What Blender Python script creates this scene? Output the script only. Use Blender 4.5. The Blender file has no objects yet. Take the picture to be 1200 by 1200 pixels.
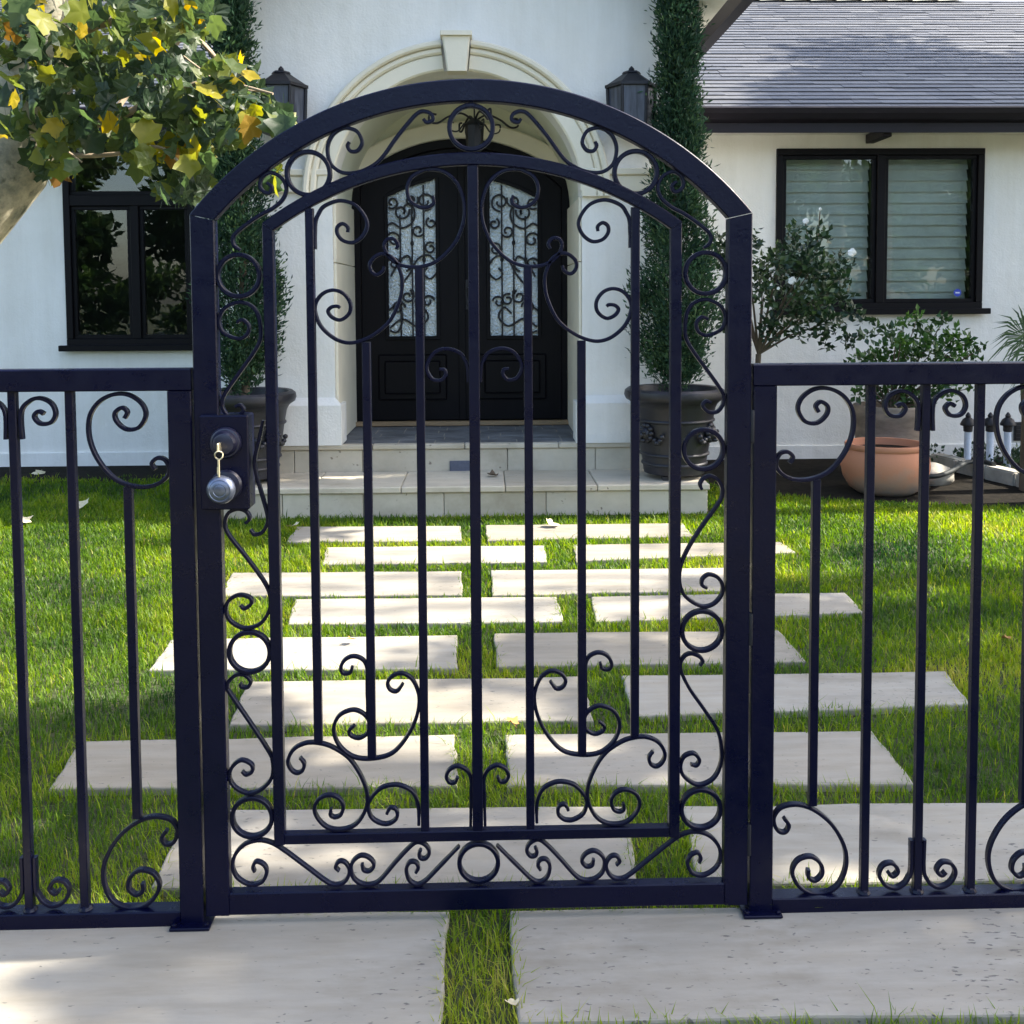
import bpy, bmesh, math, random
import numpy as np
from mathutils import Vector, Matrix

random.seed(7); rng = np.random.default_rng(7)
S = bpy.context.scene
C = S.collection
R = math.radians

# ------------------------------------------------------------------ camera, world, sun, exposure
CAM_LOC = Vector((0.0, -2.22, 1.40))
PITCH, YAW, ROLL = R(3.34), R(1.5), R(-0.33)
CAM_ROT = Matrix.Rotation(-YAW, 3, 'Z') @ Matrix.Rotation(math.pi/2 - PITCH, 3, 'X') @ Matrix.Rotation(ROLL, 3, 'Z')
cd = bpy.data.cameras.new('camera'); cam = bpy.data.objects.new('camera', cd); C.objects.link(cam)
cam.matrix_world = Matrix.Translation(CAM_LOC) @ CAM_ROT.to_4x4()
cd.sensor_width = 36; cd.lens = 36; cd.shift_y = -185/1200; cd.clip_end = 600; cd.clip_start = 0.05
S.camera = cam

SUN_EL, SUN_AZ = R(42), R(86.0)          # azimuth from +Y towards +X: almost along the fence, a little behind it
world = bpy.data.worlds.new('World'); S.world = world; world.use_nodes = True
wn = world.node_tree; wn.nodes.clear()
sky = wn.nodes.new('ShaderNodeTexSky'); sky.sky_type = 'NISHITA'; sky.sun_disc = False
sky.sun_elevation = SUN_EL; sky.sun_rotation = SUN_AZ; sky.dust_density = 2.5; sky.ozone_density = .4
bg = wn.nodes.new('ShaderNodeBackground'); bg.inputs['Strength'].default_value = 0.15
wo = wn.nodes.new('ShaderNodeOutputWorld')
wn.links.new(sky.outputs[0], bg.inputs[0]); wn.links.new(bg.outputs[0], wo.inputs[0])
sl = bpy.data.lights.new('sun', 'SUN'); sl.energy = 4.4; sl.angle = R(0.53); sl.color = (1, 0.93, 0.82)
sun = bpy.data.objects.new('sun', sl); C.objects.link(sun)
sdir = Vector((math.sin(SUN_AZ)*math.cos(SUN_EL), math.cos(SUN_AZ)*math.cos(SUN_EL), math.sin(SUN_EL)))
sun.rotation_euler = sdir.to_track_quat('Z', 'Y').to_euler(); sun.location = (12, 2, 12)
S.view_settings.view_transform = 'Standard'; S.view_settings.look = 'None'
S.view_settings.gamma = 1; S.view_settings.exposure = 1.85; S.view_settings.use_curve_mapping = False
S.cycles.max_bounces = 8; S.cycles.transparent_max_bounces = 12

# ------------------------------------------------------------------ measuring helpers
def ray(px, py):
    return CAM_ROT @ Vector(((px-600)/1200, -(py-415)/1200, -1))
def on_y(px, py, Y):                       # point of the photograph on the upright plane y = Y
    d = ray(px, py); t = (Y-CAM_LOC.y)/d.y
    return CAM_LOC + d*t
def on_z(px, py, z=0.0):                   # point of the photograph on the level plane z
    d = ray(px, py); t = (z-CAM_LOC.z)/d.z
    return CAM_LOC + d*t
def XZ(px, py, Y):
    p = on_y(px, py, Y); return (p.x, p.z)

# ------------------------------------------------------------------ materials
def new_mat(name):
    m = bpy.data.materials.new(name); m.use_nodes = True
    nt = m.node_tree; b = nt.nodes['Principled BSDF']
    return m, nt, b
def N(nt, t, **kw):
    n = nt.nodes.new(t)
    for k, v in kw.items(): setattr(n, k, v)
    return n
def ramp(nt, fac, stops):
    r = N(nt, 'ShaderNodeValToRGB'); e = r.color_ramp.elements
    while len(e) < len(stops): e.new(0.5)
    for el, (p, c) in zip(e, stops): el.position = p; el.color = (*c, 1) if len(c) == 3 else c
    nt.links.new(fac, r.inputs[0]); return r
def noise(nt, scale, detail=4, rough=.55, vec=None, stretch=None, coord='Object'):
    n = N(nt, 'ShaderNodeTexNoise'); n.inputs['Scale'].default_value = scale
    n.inputs['Detail'].default_value = detail; n.inputs['Roughness'].default_value = rough
    tc = N(nt, 'ShaderNodeTexCoord'); mp = N(nt, 'ShaderNodeMapping')
    if stretch: mp.inputs['Scale'].default_value = stretch
    nt.links.new(tc.outputs[coord], mp.inputs[0]); nt.links.new(mp.outputs[0], n.inputs['Vector'])
    return n
def geo_noise(nt, scale, detail=4, rough=.55, stretch=(1, 1, 1)):
    n = N(nt, 'ShaderNodeTexNoise'); n.inputs['Scale'].default_value = scale
    n.inputs['Detail'].default_value = detail; n.inputs['Roughness'].default_value = rough
    g = N(nt, 'ShaderNodeNewGeometry'); mp = N(nt, 'ShaderNodeMapping'); mp.inputs['Scale'].default_value = stretch
    nt.links.new(g.outputs['Position'], mp.inputs[0]); nt.links.new(mp.outputs[0], n.inputs['Vector'])
    return n
def bump(nt, b, h, strength, dist=0.01):
    bp = N(nt, 'ShaderNodeBump'); bp.inputs['Strength'].default_value = strength; bp.inputs['Distance'].default_value = dist
    nt.links.new(h, bp.inputs['Height']); nt.links.new(bp.outputs[0], b.inputs['Normal']); return bp
def mat(name, col, rough=.5, spec=.5, metal=0, var=.15, scale=6, bmp=0, bscale=60, stretch=(1, 1, 1)):
    m, nt, b = new_mat(name)
    lo = tuple(max(0, c*(1-var)) for c in col); hi = tuple(min(1, c*(1+var)) for c in col)
    n = geo_noise(nt, scale, 5, .6, stretch); r = ramp(nt, n.outputs['Fac'], [(.3, lo), (.7, hi)])
    nt.links.new(r.outputs[0], b.inputs['Base Color'])
    b.inputs['Roughness'].default_value = rough; b.inputs['Specular IOR Level'].default_value = spec; b.inputs['Metallic'].default_value = metal
    if bmp:
        n2 = geo_noise(nt, bscale, 4, .6, stretch); bump(nt, b, n2.outputs['Fac'], bmp, .005)
    return m

M = {}
def m_iron():
    m, nt, b = new_mat('iron')
    n = geo_noise(nt, 6, 5, .6); r = ramp(nt, n.outputs['Fac'], [(.3, (.0006, .0011, .0135)), (.7, (.0010, .0016, .0170))])
    d = geo_noise(nt, 2.5, 6, .75); rd = ramp(nt, d.outputs['Fac'], [(.62, (0, 0, 0)), (.85, (.35, .35, .35))])        # a film of dust here and there
    mx = N(nt, 'ShaderNodeMix', data_type='RGBA'); nt.links.new(rd.outputs[0], mx.inputs[0]); nt.links.new(r.outputs[0], mx.inputs[6]); mx.inputs[7].default_value = (.030, .028, .030, 1)
    nt.links.new(mx.outputs[2], b.inputs['Base Color'])
    rr_ = ramp(nt, geo_noise(nt, 18, 4, .7).outputs['Fac'], [(.3, (.22, .22, .22)), (.7, (.42, .42, .42))]); nt.links.new(rr_.outputs[0], b.inputs['Roughness'])
    b.inputs['Specular IOR Level'].default_value = .26
    n2 = geo_noise(nt, 130, 3); n3 = geo_noise(nt, 22, 3); ad = N(nt, 'ShaderNodeMath', operation='MULTIPLY_ADD'); ad.inputs[1].default_value = 1.5
    nt.links.new(n3.outputs['Fac'], ad.inputs[0]); nt.links.new(n2.outputs['Fac'], ad.inputs[2]); bump(nt, b, ad.outputs[0], .14, .004); return m
M['iron'] = m_iron()
M['iron_old'] = mat('iron_old', (.012, .012, .016), .5, .4, 0, .3, 12, .1, 90)
def m_stucco():
    m, nt, b = new_mat('stucco')
    n = geo_noise(nt, 1.5, 6, .65); r = ramp(nt, n.outputs['Fac'], [(.3, (.80, .785, .735)), (.7, (.88, .865, .82))])
    st = geo_noise(nt, 5, 5, .7, (1, 1, .09)); rs = ramp(nt, st.outputs['Fac'], [(.40, (1, 1, 1)), (.75, (.88, .87, .84))])
    mx = N(nt, 'ShaderNodeMix', data_type='RGBA', blend_type='MULTIPLY'); mx.inputs[0].default_value = .8
    nt.links.new(r.outputs[0], mx.inputs[6]); nt.links.new(rs.outputs[0], mx.inputs[7]); nt.links.new(mx.outputs[2], b.inputs['Base Color'])
    b.inputs['Roughness'].default_value = .92; b.inputs['Specular IOR Level'].default_value = .2
    n2 = geo_noise(nt, 60, 4); n3 = geo_noise(nt, 9, 4); ad = N(nt, 'ShaderNodeMath', operation='MULTIPLY_ADD'); ad.inputs[1].default_value = 2.5
    nt.links.new(n3.outputs['Fac'], ad.inputs[0]); nt.links.new(n2.outputs['Fac'], ad.inputs[2]); bump(nt, b, ad.outputs[0], .5, .006); return m
M['stucco'] = m_stucco()
M['cream'] = mat('cream', (.76, .71, .575), .85, .25, 0, .06, 3, .2, 70)
M['stucco_shaded'] = mat('stucco_shaded', (.66, .67, .55), .9, .2, 0, .05, 2, .2, 70)  # stucco with the entry recess's greenish shadow put into the colour
M['wood_dark'] = mat('wood_dark', (.0035, .003, .0045), .5, .16, 0, .3, 8, .1, 60, (1, 1, .1))
M['fascia'] = mat('fascia', (.010, .008, .013), .5, .3, 0, .25, 6, .1, 40)
M['knob_steel'] = mat('knob_steel', (.16, .18, .24), .28, .6, .75, .15, 30)
M['lock_black'] = mat('lock_black', (.014, .014, .032), .3, .6, 0, .2, 30)
M['brass'] = mat('brass', (.72, .62, .40), .35, .5, .6, .15, 60)
M['pot_black'] = mat('pot_black', (.014, .014, .020), .45, .5, 0, .35, 9, .25, 40)
M['pot_grey'] = mat('pot_grey', (.24, .195, .155), .85, .2, 0, .3, 7, .4, 30, (1, 1, 3))
M['soil'] = mat('soil', (.012, .010, .007), .95, .1, 0, .5, 14, .9, 40)
M['threshold'] = mat('threshold', (.30, .21, .12), .6, .3, 0, .2, 20, .1, 60, (.2, 1, 1))
M['step_plate'] = mat('step_plate', (.10, .11, .15), .5, .5, .2, .15, 40)
M['tube'] = mat('tube', (.52, .60, .72), .35, .5, 0, .1, 20)
M['flower'] = mat('flower', (.85, .84, .78), .7, .2, 0, .08, 30)
M['asphalt'] = mat('asphalt', (.055, .055, .058), .9, .3, 0, .3, 30, .4, 200)
M['curb'] = mat('curb', (.36, .34, .29), .85, .2, 0, .3, 6, .5, 40)
M['rubber'] = mat('rubber', (.016, .02, .02), .5, .4)
M['slate'] = mat('slate', (.135, .14, .145), .7, .3, 0, .4, 5, .4, 60)
M['mortar'] = mat('mortar', (.30, .28, .24), .95, .1, 0, .2, 20, .4, 80)
M['twig'] = mat('twig', (.34, .27, .19), .8, .2, 0, .25, 20, .4, 60)
M['trunk'] = mat('trunk', (.11, .085, .06), .9, .2, 0, .35, 12, .8, 30, (1, 1, .3))
M['sticker'] = mat('sticker', (.02, .05, .42), .4, .5, 0, .05, 10)
M['sticker_mark'] = mat('sticker_mark', (.7, .74, .85), .5, .4, 0, .05, 10)
M['blind'] = mat('blind', (.80, .78, .70), .6, .3, 0, .10, 4)
M['interior'] = mat('interior', (.05, .05, .05), .9, .1, 0, .2, 2)

def m_terracotta():
    m, nt, b = new_mat('terracotta')
    n = geo_noise(nt, 5, 5, .6); g = N(nt, 'ShaderNodeNewGeometry'); sp = N(nt, 'ShaderNodeSeparateXYZ')
    nt.links.new(g.outputs['Position'], sp.inputs[0])
    a = N(nt, 'ShaderNodeMath', operation='MULTIPLY_ADD'); a.inputs[1].default_value = 1.7; a.inputs[2].default_value = -.27
    nt.links.new(sp.outputs['Z'], a.inputs[0])
    s = N(nt, 'ShaderNodeMath', operation='ADD'); nt.links.new(a.outputs[0], s.inputs[0])
    k = N(nt, 'ShaderNodeMath', operation='MULTIPLY'); k.inputs[1].default_value = .75; nt.links.new(n.outputs['Fac'], k.inputs[0])
    nt.links.new(k.outputs[0], s.inputs[1])
    r = ramp(nt, s.outputs[0], [(.0, (.27, .23, .20)), (.20, (.42, .25, .17)), (.38, (.52, .22, .12))])   # greyer towards the foot, mottled
    nt.links.new(r.outputs[0], b.inputs['Base Color']); b.inputs['Roughness'].default_value = .85
    n2 = geo_noise(nt, 60, 3); bump(nt, b, n2.outputs['Fac'], .2, .005); return m
M['terracotta'] = m_terracotta()

def m_stone(name, lo, hi, pit, pitamt=.62, stretch=(1, 3.2, 1), sc=9):
    m, nt, b = new_mat(name)
    big = geo_noise(nt, 2.2, 5, .6, stretch); r = ramp(nt, big.outputs['Fac'], [(.28, lo), (.72, hi)])
    band = geo_noise(nt, 3.5, 6, .65, (1, 7, 1)); rb = ramp(nt, band.outputs['Fac'], [(.42, (1, 1, 1)), (.72, (.82, .80, .76))])
    mx0 = N(nt, 'ShaderNodeMix', data_type='RGBA', blend_type='MULTIPLY'); mx0.inputs[0].default_value = .8
    nt.links.new(r.outputs[0], mx0.inputs[6]); nt.links.new(rb.outputs[0], mx0.inputs[7])
    st = geo_noise(nt, 1.1, 6, .7, (1, 2, 1)); rs = ramp(nt, st.outputs['Fac'], [(.40, (1.08, 1.03, .95)), (.55, (1, .98, .95)), (.68, (.74, .70, .62))])
    oi = ramp(nt, N(nt, 'ShaderNodeObjectInfo').outputs['Random'], [(0, (.83, .81, .77)), (.5, (.95, .94, .92)), (1, (1.0, 1.0, .98))])
    mxo = N(nt, 'ShaderNodeMix', data_type='RGBA', blend_type='MULTIPLY'); mxo.inputs[0].default_value = 1
    nt.links.new(mx0.outputs[2], mxo.inputs[6]); nt.links.new(oi.outputs[0], mxo.inputs[7]); mx0 = mxo
    mxs = N(nt, 'ShaderNodeMix', data_type='RGBA', blend_type='MULTIPLY'); mxs.inputs[0].default_value = .85
    nt.links.new(mx0.outputs[2], mxs.inputs[6]); nt.links.new(rs.outputs[0], mxs.inputs[7]); mx0 = mxs
    p = geo_noise(nt, sc*2.0, 3, .5, (1, 2.6, 1)); p2 = geo_noise(nt, 1.3, 3, .5)
    ad = N(nt, 'ShaderNodeMath', operation='MULTIPLY_ADD'); ad.inputs[1].default_value = .30; ad.inputs[2].default_value = -.15
    nt.links.new(p2.outputs['Fac'], ad.inputs[0])
    sm = N(nt, 'ShaderNodeMath', operation='ADD'); nt.links.new(p.outputs['Fac'], sm.inputs[0]); nt.links.new(ad.outputs[0], sm.inputs[1])
    rp = ramp(nt, sm.outputs[0], [(pitamt, (0, 0, 0)), (pitamt+.05, (1, 1, 1))])
    mx = N(nt, 'ShaderNodeMix', data_type='RGBA'); nt.links.new(rp.outputs[0], mx.inputs[0])
    nt.links.new(mx0.outputs[2], mx.inputs[6]); mx.inputs[7].default_value = (*pit, 1)
    nt.links.new(mx.outputs[2], b.inputs['Base Color']); b.inputs['Roughness'].default_value = .8; b.inputs['Specular IOR Level'].default_value = .3
    iv = N(nt, 'ShaderNodeMath', operation='MULTIPLY_ADD'); iv.inputs[1].default_value = -1; iv.inputs[2].default_value = 1
    nt.links.new(rp.outputs[0], iv.inputs[0])
    fn = geo_noise(nt, 90, 4); a2 = N(nt, 'ShaderNodeMath', operation='MULTIPLY_ADD'); a2.inputs[1].default_value = .25
    nt.links.new(fn.outputs['Fac'], a2.inputs[0]); nt.links.new(iv.outputs[0], a2.inputs[2])
    bump(nt, b, a2.outputs[0], .35, .004); return m
M['travertine'] = m_stone('travertine', (.285, .27, .238), (.37, .353, .315), (.14, .13, .115), .665, sc=19)
M['step_stone'] = m_stone('step_stone', (.48, .445, .37), (.62, .58, .49), (.24, .20, .155), .70, (1, 1, 2), 12)

def m_attr(name, stops, rough=.5, spec=.3, trans=.35, tcol=None, nscale=0, obj_random=False):
    """leaf-like: colour from the per-leaf 'tint' (or the object's own random), partly translucent"""
    m, nt, b = new_mat(name)
    if obj_random:
        src = N(nt, 'ShaderNodeObjectInfo').outputs['Random']
    else:
        at = N(nt, 'ShaderNodeAttribute', attribute_name='tint'); src = at.outputs['Fac']
    if nscale:
        n = geo_noise(nt, nscale, 3, .6)
        a = N(nt, 'ShaderNodeMath', operation='MULTIPLY_ADD'); a.inputs[1].default_value = 1.7; a.inputs[2].default_value = -.85
        nt.links.new(n.outputs['Fac'], a.inputs[0])
        s = N(nt, 'ShaderNodeMath', operation='ADD', use_clamp=True); nt.links.new(src, s.inputs[0]); nt.links.new(a.outputs[0], s.inputs[1]); src = s.outputs[0]
    r = ramp(nt, src, stops); nt.links.new(r.outputs[0], b.inputs['Base Color'])
    b.inputs['Roughness'].default_value = rough; b.inputs['Specular IOR Level'].default_value = spec
    t = N(nt, 'ShaderNodeBsdfTranslucent'); hs = N(nt, 'ShaderNodeHueSaturation'); hs.inputs['Value'].default_value = 1.7; hs.inputs['Saturation'].default_value = 1.1
    nt.links.new(r.outputs[0], hs.inputs['Color']); nt.links.new(hs.outputs[0], t.inputs['Color'])
    mx = N(nt, 'ShaderNodeMixShader'); mx.inputs[0].default_value = trans
    nt.links.new(b.outputs[0], mx.inputs[1]); nt.links.new(t.outputs[0], mx.inputs[2])
    nt.links.new(mx.outputs[0], nt.nodes['Material Output'].inputs[0]); return m
M['grass'] = m_attr('grass', [(0, (.018, .050, .014)), (.42, (.095, .172, .017)), (.75, (.24, .31, .022)), (1, (.36, .32, .08))], .45, .2, .5, nscale=1.1)
M['cypress'] = m_attr('cypress', [(0, (.012, .032, .022)), (.6, (.038, .085, .042)), (1, (.095, .155, .058))], .6, .2, .2)
M['rose_leaf'] = m_attr('rose_leaf', [(0, (.010, .028, .014)), (.7, (.030, .065, .024)), (1, (.07, .12, .04))], .4, .45, .2)
M['shrub_leaf'] = m_attr('shrub_leaf', [(0, (.018, .05, .014)), (.6, (.05, .12, .026)), (1, (.11, .20, .04))], .4, .45, .3)
M['tree_leaf'] = m_attr('tree_leaf', [(0, (.02, .05, .014)), (1, (.08, .13, .03))], .5, .3, .3)
M['palm_leaf'] = m_attr('palm_leaf', [(0, (.03, .07, .03)), (1, (.09, .15, .06))], .4, .4, .2)
M['sycamore_leaf'] = m_attr('sycamore_leaf', [(0, (.035, .060, .030)), (.35, (.060, .095, .030)), (.62, (.125, .150, .026)), (.84, (.26, .24, .022)), (.95, (.42, .30, .025)), (1, (.20, .10, .03))], .45, .35, .5, obj_random=True)  # leaf tones mixed with backlit shade and sunlit yellow put into the colour
M['sycamore_leaf_shaded'] = m_attr('sycamore_leaf_shaded', [(0, (.030, .052, .028)), (.4, (.050, .080, .028)), (.75, (.110, .140, .026)), (1, (.24, .22, .022))], .45, .35, .42)  # darker leaf copy: shade deep in the crown put into the colour
M['dry_leaf'] = mat('dry_leaf', (.42, .22, .07), .7, .2, 0, .3, 40)
M['pale_leaf'] = mat('pale_leaf', (.62, .55, .36), .7, .2, 0, .2, 40)

def m_bark():
    m, nt, b = new_mat('bark')
    n = geo_noise(nt, 9, 7, .7); r = ramp(nt, n.outputs['Fac'], [(.32, (.12, .13, .10)), (.44, (.25, .24, .175)), (.56, (.40, .36, .255)), (.72, (.52, .46, .33))])
    n3 = geo_noise(nt, 22, 3); r3 = ramp(nt, n3.outputs['Fac'], [(.30, (.35, .38, .36)), (.42, (1, 1, 1))])
    mx = N(nt, 'ShaderNodeMix', data_type='RGBA', blend_type='MULTIPLY'); mx.inputs[0].default_value = .9
    nt.links.new(r.outputs[0], mx.inputs[6]); nt.links.new(r3.outputs[0], mx.inputs[7]); nt.links.new(mx.outputs[2], b.inputs['Base Color'])
    b.inputs['Roughness'].default_value = .85
    n2 = geo_noise(nt, 14, 5); bump(nt, b, n2.outputs['Fac'], .8, .012); return m
M['bark'] = m_bark()

def m_roof():
    m, nt, b = new_mat('roof_shingle')
    at = N(nt, 'ShaderNodeAttribute', attribute_name='tint')
    r = ramp(nt, at.outputs['Fac'], [(0, (.060, .065, .076)), (.5, (.090, .094, .105)), (1, (.13, .132, .136))])
    n = geo_noise(nt, 16, 5, .65, (.6, 2, 2)); r2 = ramp(nt, n.outputs['Fac'], [(.3, (.6, .6, .6)), (.7, (1.15, 1.15, 1.15))])
    mx = N(nt, 'ShaderNodeMix', data_type='RGBA', blend_type='MULTIPLY'); mx.inputs[0].default_value = 1
    nt.links.new(r.outputs[0], mx.inputs[6]); nt.links.new(r2.outputs[0], mx.inputs[7]); nt.links.new(mx.outputs[2], b.inputs['Base Color'])
    b.inputs['Roughness'].default_value = .55; b.inputs['Specular IOR Level'].default_value = .5
    n2 = geo_noise(nt, 70, 4); bump(nt, b, n2.outputs['Fac'], .4, .006); return m
M['roof'] = m_roof()

def m_glass(name, tint=(1, 1, 1), rough=.0, refl=1.0, wav=0):
    m, nt, b = new_mat(name); nt.nodes.remove(b)
    tr = N(nt, 'ShaderNodeBsdfTransparent'); tr.inputs[0].default_value = (*tint, 1)
    gl = N(nt, 'ShaderNodeBsdfGlossy'); gl.inputs['Roughness'].default_value = rough; gl.inputs[0].default_value = (1, 1, 1, 1)
    fr = N(nt, 'ShaderNodeFresnel'); fr.inputs[0].default_value = 1.5
    k = N(nt, 'ShaderNodeMath', operation='MULTIPLY', use_clamp=True); k.inputs[1].default_value = refl; nt.links.new(fr.outputs[0], k.inputs[0])
    n = geo_noise(nt, 3, 2); bp = N(nt, 'ShaderNodeBump'); bp.inputs['Strength'].default_value = .08 if not wav else wav; bp.inputs['Distance'].default_value = .01
    if wav: n.inputs['Scale'].default_value = 60
    nt.links.new(n.outputs['Fac'], bp.inputs['Height']); nt.links.new(bp.outputs[0], gl.inputs['Normal'])
    mx = N(nt, 'ShaderNodeMixShader'); nt.links.new(k.outputs[0], mx.inputs[0]); nt.links.new(tr.outputs[0], mx.inputs[1]); nt.links.new(gl.outputs[0], mx.inputs[2])
    nt.links.new(mx.outputs[0], nt.nodes['Material Output'].inputs[0]); return m
M['window_glass'] = m_glass('window_glass', (.90, .94, .93), 0, 1.3)
def m_rain_glass():
    m, nt, b = new_mat('rain_glass')
    n = geo_noise(nt, 55, 3, .6); bump(nt, b, n.outputs['Fac'], .8, .012)
    v = geo_noise(nt, 5, 2); r = ramp(nt, v.outputs['Fac'], [(.3, (.34, .40, .44)), (.7, (.56, .61, .61))])  # pale base colour stands in for bright sky reflected in the textured glass
    nt.links.new(r.outputs[0], b.inputs['Base Color']); b.inputs['Roughness'].default_value = .12
    b.inputs['Specular IOR Level'].default_value = 1.0; b.inputs['Metallic'].default_value = .55; return m
M['rain_glass'] = m_rain_glass()
def m_lantern_glass():
    m, nt, b = new_mat('lantern_glass')
    n = geo_noise(nt, 30, 3, .6, (1, 1, .12)); r = ramp(nt, n.outputs['Fac'], [(.3, (.015, .018, .03)), (.7, (.085, .10, .14))])
    nt.links.new(r.outputs[0], b.inputs['Base Color']); b.inputs['Roughness'].default_value = .3; return m
M['lantern_glass'] = m_lantern_glass()
def m_ground():
    m, nt, b = new_mat('ground')
    n = geo_noise(nt, 1.6, 6, .65); r = ramp(nt, n.outputs['Fac'], [(.3, (.030, .034, .014)), (.6, (.050, .058, .020)), (.8, (.075, .065, .035))])
    nt.links.new(r.outputs[0], b.inputs['Base Color']); b.inputs['Roughness'].default_value = .95
    n2 = geo_noise(nt, 50, 4); bump(nt, b, n2.outputs['Fac'], .8, .02); return m
M['ground'] = m_ground()

# ------------------------------------------------------------------ object helpers
def empty(name, loc, label=None, cat=None, group=None, kind=None, parent=None):
    o = bpy.data.objects.new(name, None); C.objects.link(o); o.location = loc; o.empty_display_size = .1
    if parent: put(o, parent)
    return tag(o, label, cat, group, kind)
def tag(o, label=None, cat=None, group=None, kind=None):
    for k, v in (('label', label), ('category', cat), ('group', group), ('kind', kind)):
        if v: o[k] = v
    return o
def wloc(o):
    return o.location + (wloc(o.parent) if o.parent else Vector((0, 0, 0)))
def put(o, parent):                        # all roots are unrotated, so only the offset has to be kept
    o.parent = parent; o.location = o.location - wloc(parent)
def link(name, me, m, parent=None, smooth=None):
    o = bpy.data.objects.new(name, me); C.objects.link(o)
    if m: me.materials.append(M[m] if isinstance(m, str) else m)
    if smooth is not None:
        me.polygons.foreach_set('use_smooth', [True]*len(me.polygons)); me.set_sharp_from_angle(angle=R(smooth))
    if parent: put(o, parent)
    return o
class B:                                    # vertex / face collector
    def __init__(s): s.v = []; s.f = []
    def add(s, vs, fs):
        k = len(s.v); s.v += [tuple(p) for p in vs]; s.f += [tuple(i+k for i in q) for q in fs]; return s
    def box(s, x0, x1, y0, y1, z0, z1, c=0.0):
        if c <= 0:
            v = [(x0,y0,z0),(x1,y0,z0),(x1,y1,z0),(x0,y1,z0),(x0,y0,z1),(x1,y0,z1),(x1,y1,z1),(x0,y1,z1)]
            return s.add(v, [(0,3,2,1),(4,5,6,7),(0,1,5,4),(1,2,6,5),(2,3,7,6),(3,0,4,7)])
        bm = bmesh.new(); bmesh.ops.create_cube(bm, size=1)
        for q in bm.verts: q.co = Vector((x0+(q.co.x+.5)*(x1-x0), y0+(q.co.y+.5)*(y1-y0), z0+(q.co.z+.5)*(z1-z0)))
        bmesh.ops.bevel(bm, geom=bm.edges[:], offset=c, segments=1, affect='EDGES'); return s.bm(bm)
    def bm(s, bm):
        bm.verts.index_update(); s.add([tuple(q.co) for q in bm.verts], [tuple(l.index for l in f.verts) for f in bm.faces]); bm.free(); return s
    def lathe(s, prof, c=(0, 0, 0), n=24, caps=True):
        vs = []; fs = []
        for r, z in prof:
            for i in range(n):
                a = 2*math.pi*i/n; vs.append((c[0]+r*math.cos(a), c[1]+r*math.sin(a), c[2]+z))
        for j in range(len(prof)-1):
            for i in range(n):
                fs.append((j*n+i, j*n+(i+1) % n, (j+1)*n+(i+1) % n, (j+1)*n+i))
        if caps: fs.append(tuple(range(n))[::-1]); fs.append(tuple((len(prof)-1)*n+i for i in range(n)))
        return s.add(vs, fs)
    def disc_y(s, cx, cz, prof, n=28):      # lathe about the y axis: prof = [(radius, y), ...]
        vs = []; fs = []
        for r, y in prof:
            for i in range(n):
                a = 2*math.pi*i/n; vs.append((cx+r*math.cos(a), y, cz+r*math.sin(a)))
        for j in range(len(prof)-1):
            for i in range(n): fs.append((j*n+i, j*n+(i+1) % n, (j+1)*n+(i+1) % n, (j+1)*n+i))
        fs.append(tuple(range(n))[::-1]); fs.append(tuple((len(prof)-1)*n+i for i in range(n)))
        return s.add(vs, fs)
    def tube(s, pts, rad, n=8, taper=None):
        pts = [Vector(p) for p in pts]; vs = []; fs = []; up = Vector((.13, .07, 1)).normalized()
        for i, p in enumerate(pts):
            d = (pts[min(i+1, len(pts)-1)]-pts[max(i-1, 0)]).normalized()
            a = d.cross(up); a = a.normalized() if a.length > 1e-4 else Vector((1, 0, 0)); b = d.cross(a)
            r = rad if taper is None else taper[i]
            for k in range(n):
                t = 2*math.pi*k/n; vs.append(p+a*(r*math.cos(t))+b*(r*math.sin(t)))
        for i in range(len(pts)-1):
            for k in range(n): fs.append((i*n+k, i*n+(k+1) % n, (i+1)*n+(k+1) % n, (i+1)*n+k))
        fs.append(tuple(range(n))[::-1]); fs.append(tuple((len(pts)-1)*n+k for k in range(n)))
        return s.add(vs, fs)
    def strip(s, lo, hi, y0, y1, c=.002, closed=False):
        """upright bar between two (x,z) polylines lo / hi, from y0 to y1, edges chamfered by c"""
        n = len(lo); vs = []
        for (ax, az), (bx, bz) in zip(lo, hi):
            L = math.hypot(bx-ax, bz-az) or 1; k = min(c/L, .45); ux, uz = (bx-ax)*k, (bz-az)*k; c2 = min(c, (y1-y0)*.45)
            vs += [(ax, y0+c2, az), (ax+ux, y0, az+uz), (bx-ux, y0, bz-uz), (bx, y0+c2, bz),
                   (bx, y1-c2, bz), (bx-ux, y1, bz-uz), (ax+ux, y1, az+uz), (ax, y1-c2, az)]
        fs = []
        for i in range(n if closed else n-1):
            j = (i+1) % n
            for k in range(8): fs.append((i*8+k, i*8+(k+1) % 8, j*8+(k+1) % 8, j*8+k))
        if not closed: fs.append(tuple(range(7, -1, -1))); fs.append(tuple((n-1)*8+k for k in range(8)))
        return s.add(vs, fs)
    def sweep(s, pts, w, y0, y1, c=.002, closed=False, ws=None):
        """bar of in-plane width w following the (x,z) polyline"""
        n = len(pts); lo = []; hi = []
        for i, (x, z) in enumerate(pts):
            a = pts[(i-1) % n if closed else max(i-1, 0)]; b = pts[(i+1) % n if closed else min(i+1, n-1)]
            dx, dz = b[0]-a[0], b[1]-a[1]; L = math.hypot(dx, dz) or 1; nx, nz = -dz/L, dx/L
            h = (ws[i] if ws else w)/2; lo.append((x-nx*h, z-nz*h)); hi.append((x+nx*h, z+nz*h))
        return s.strip(lo, hi, y0, y1, c, closed)
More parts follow.
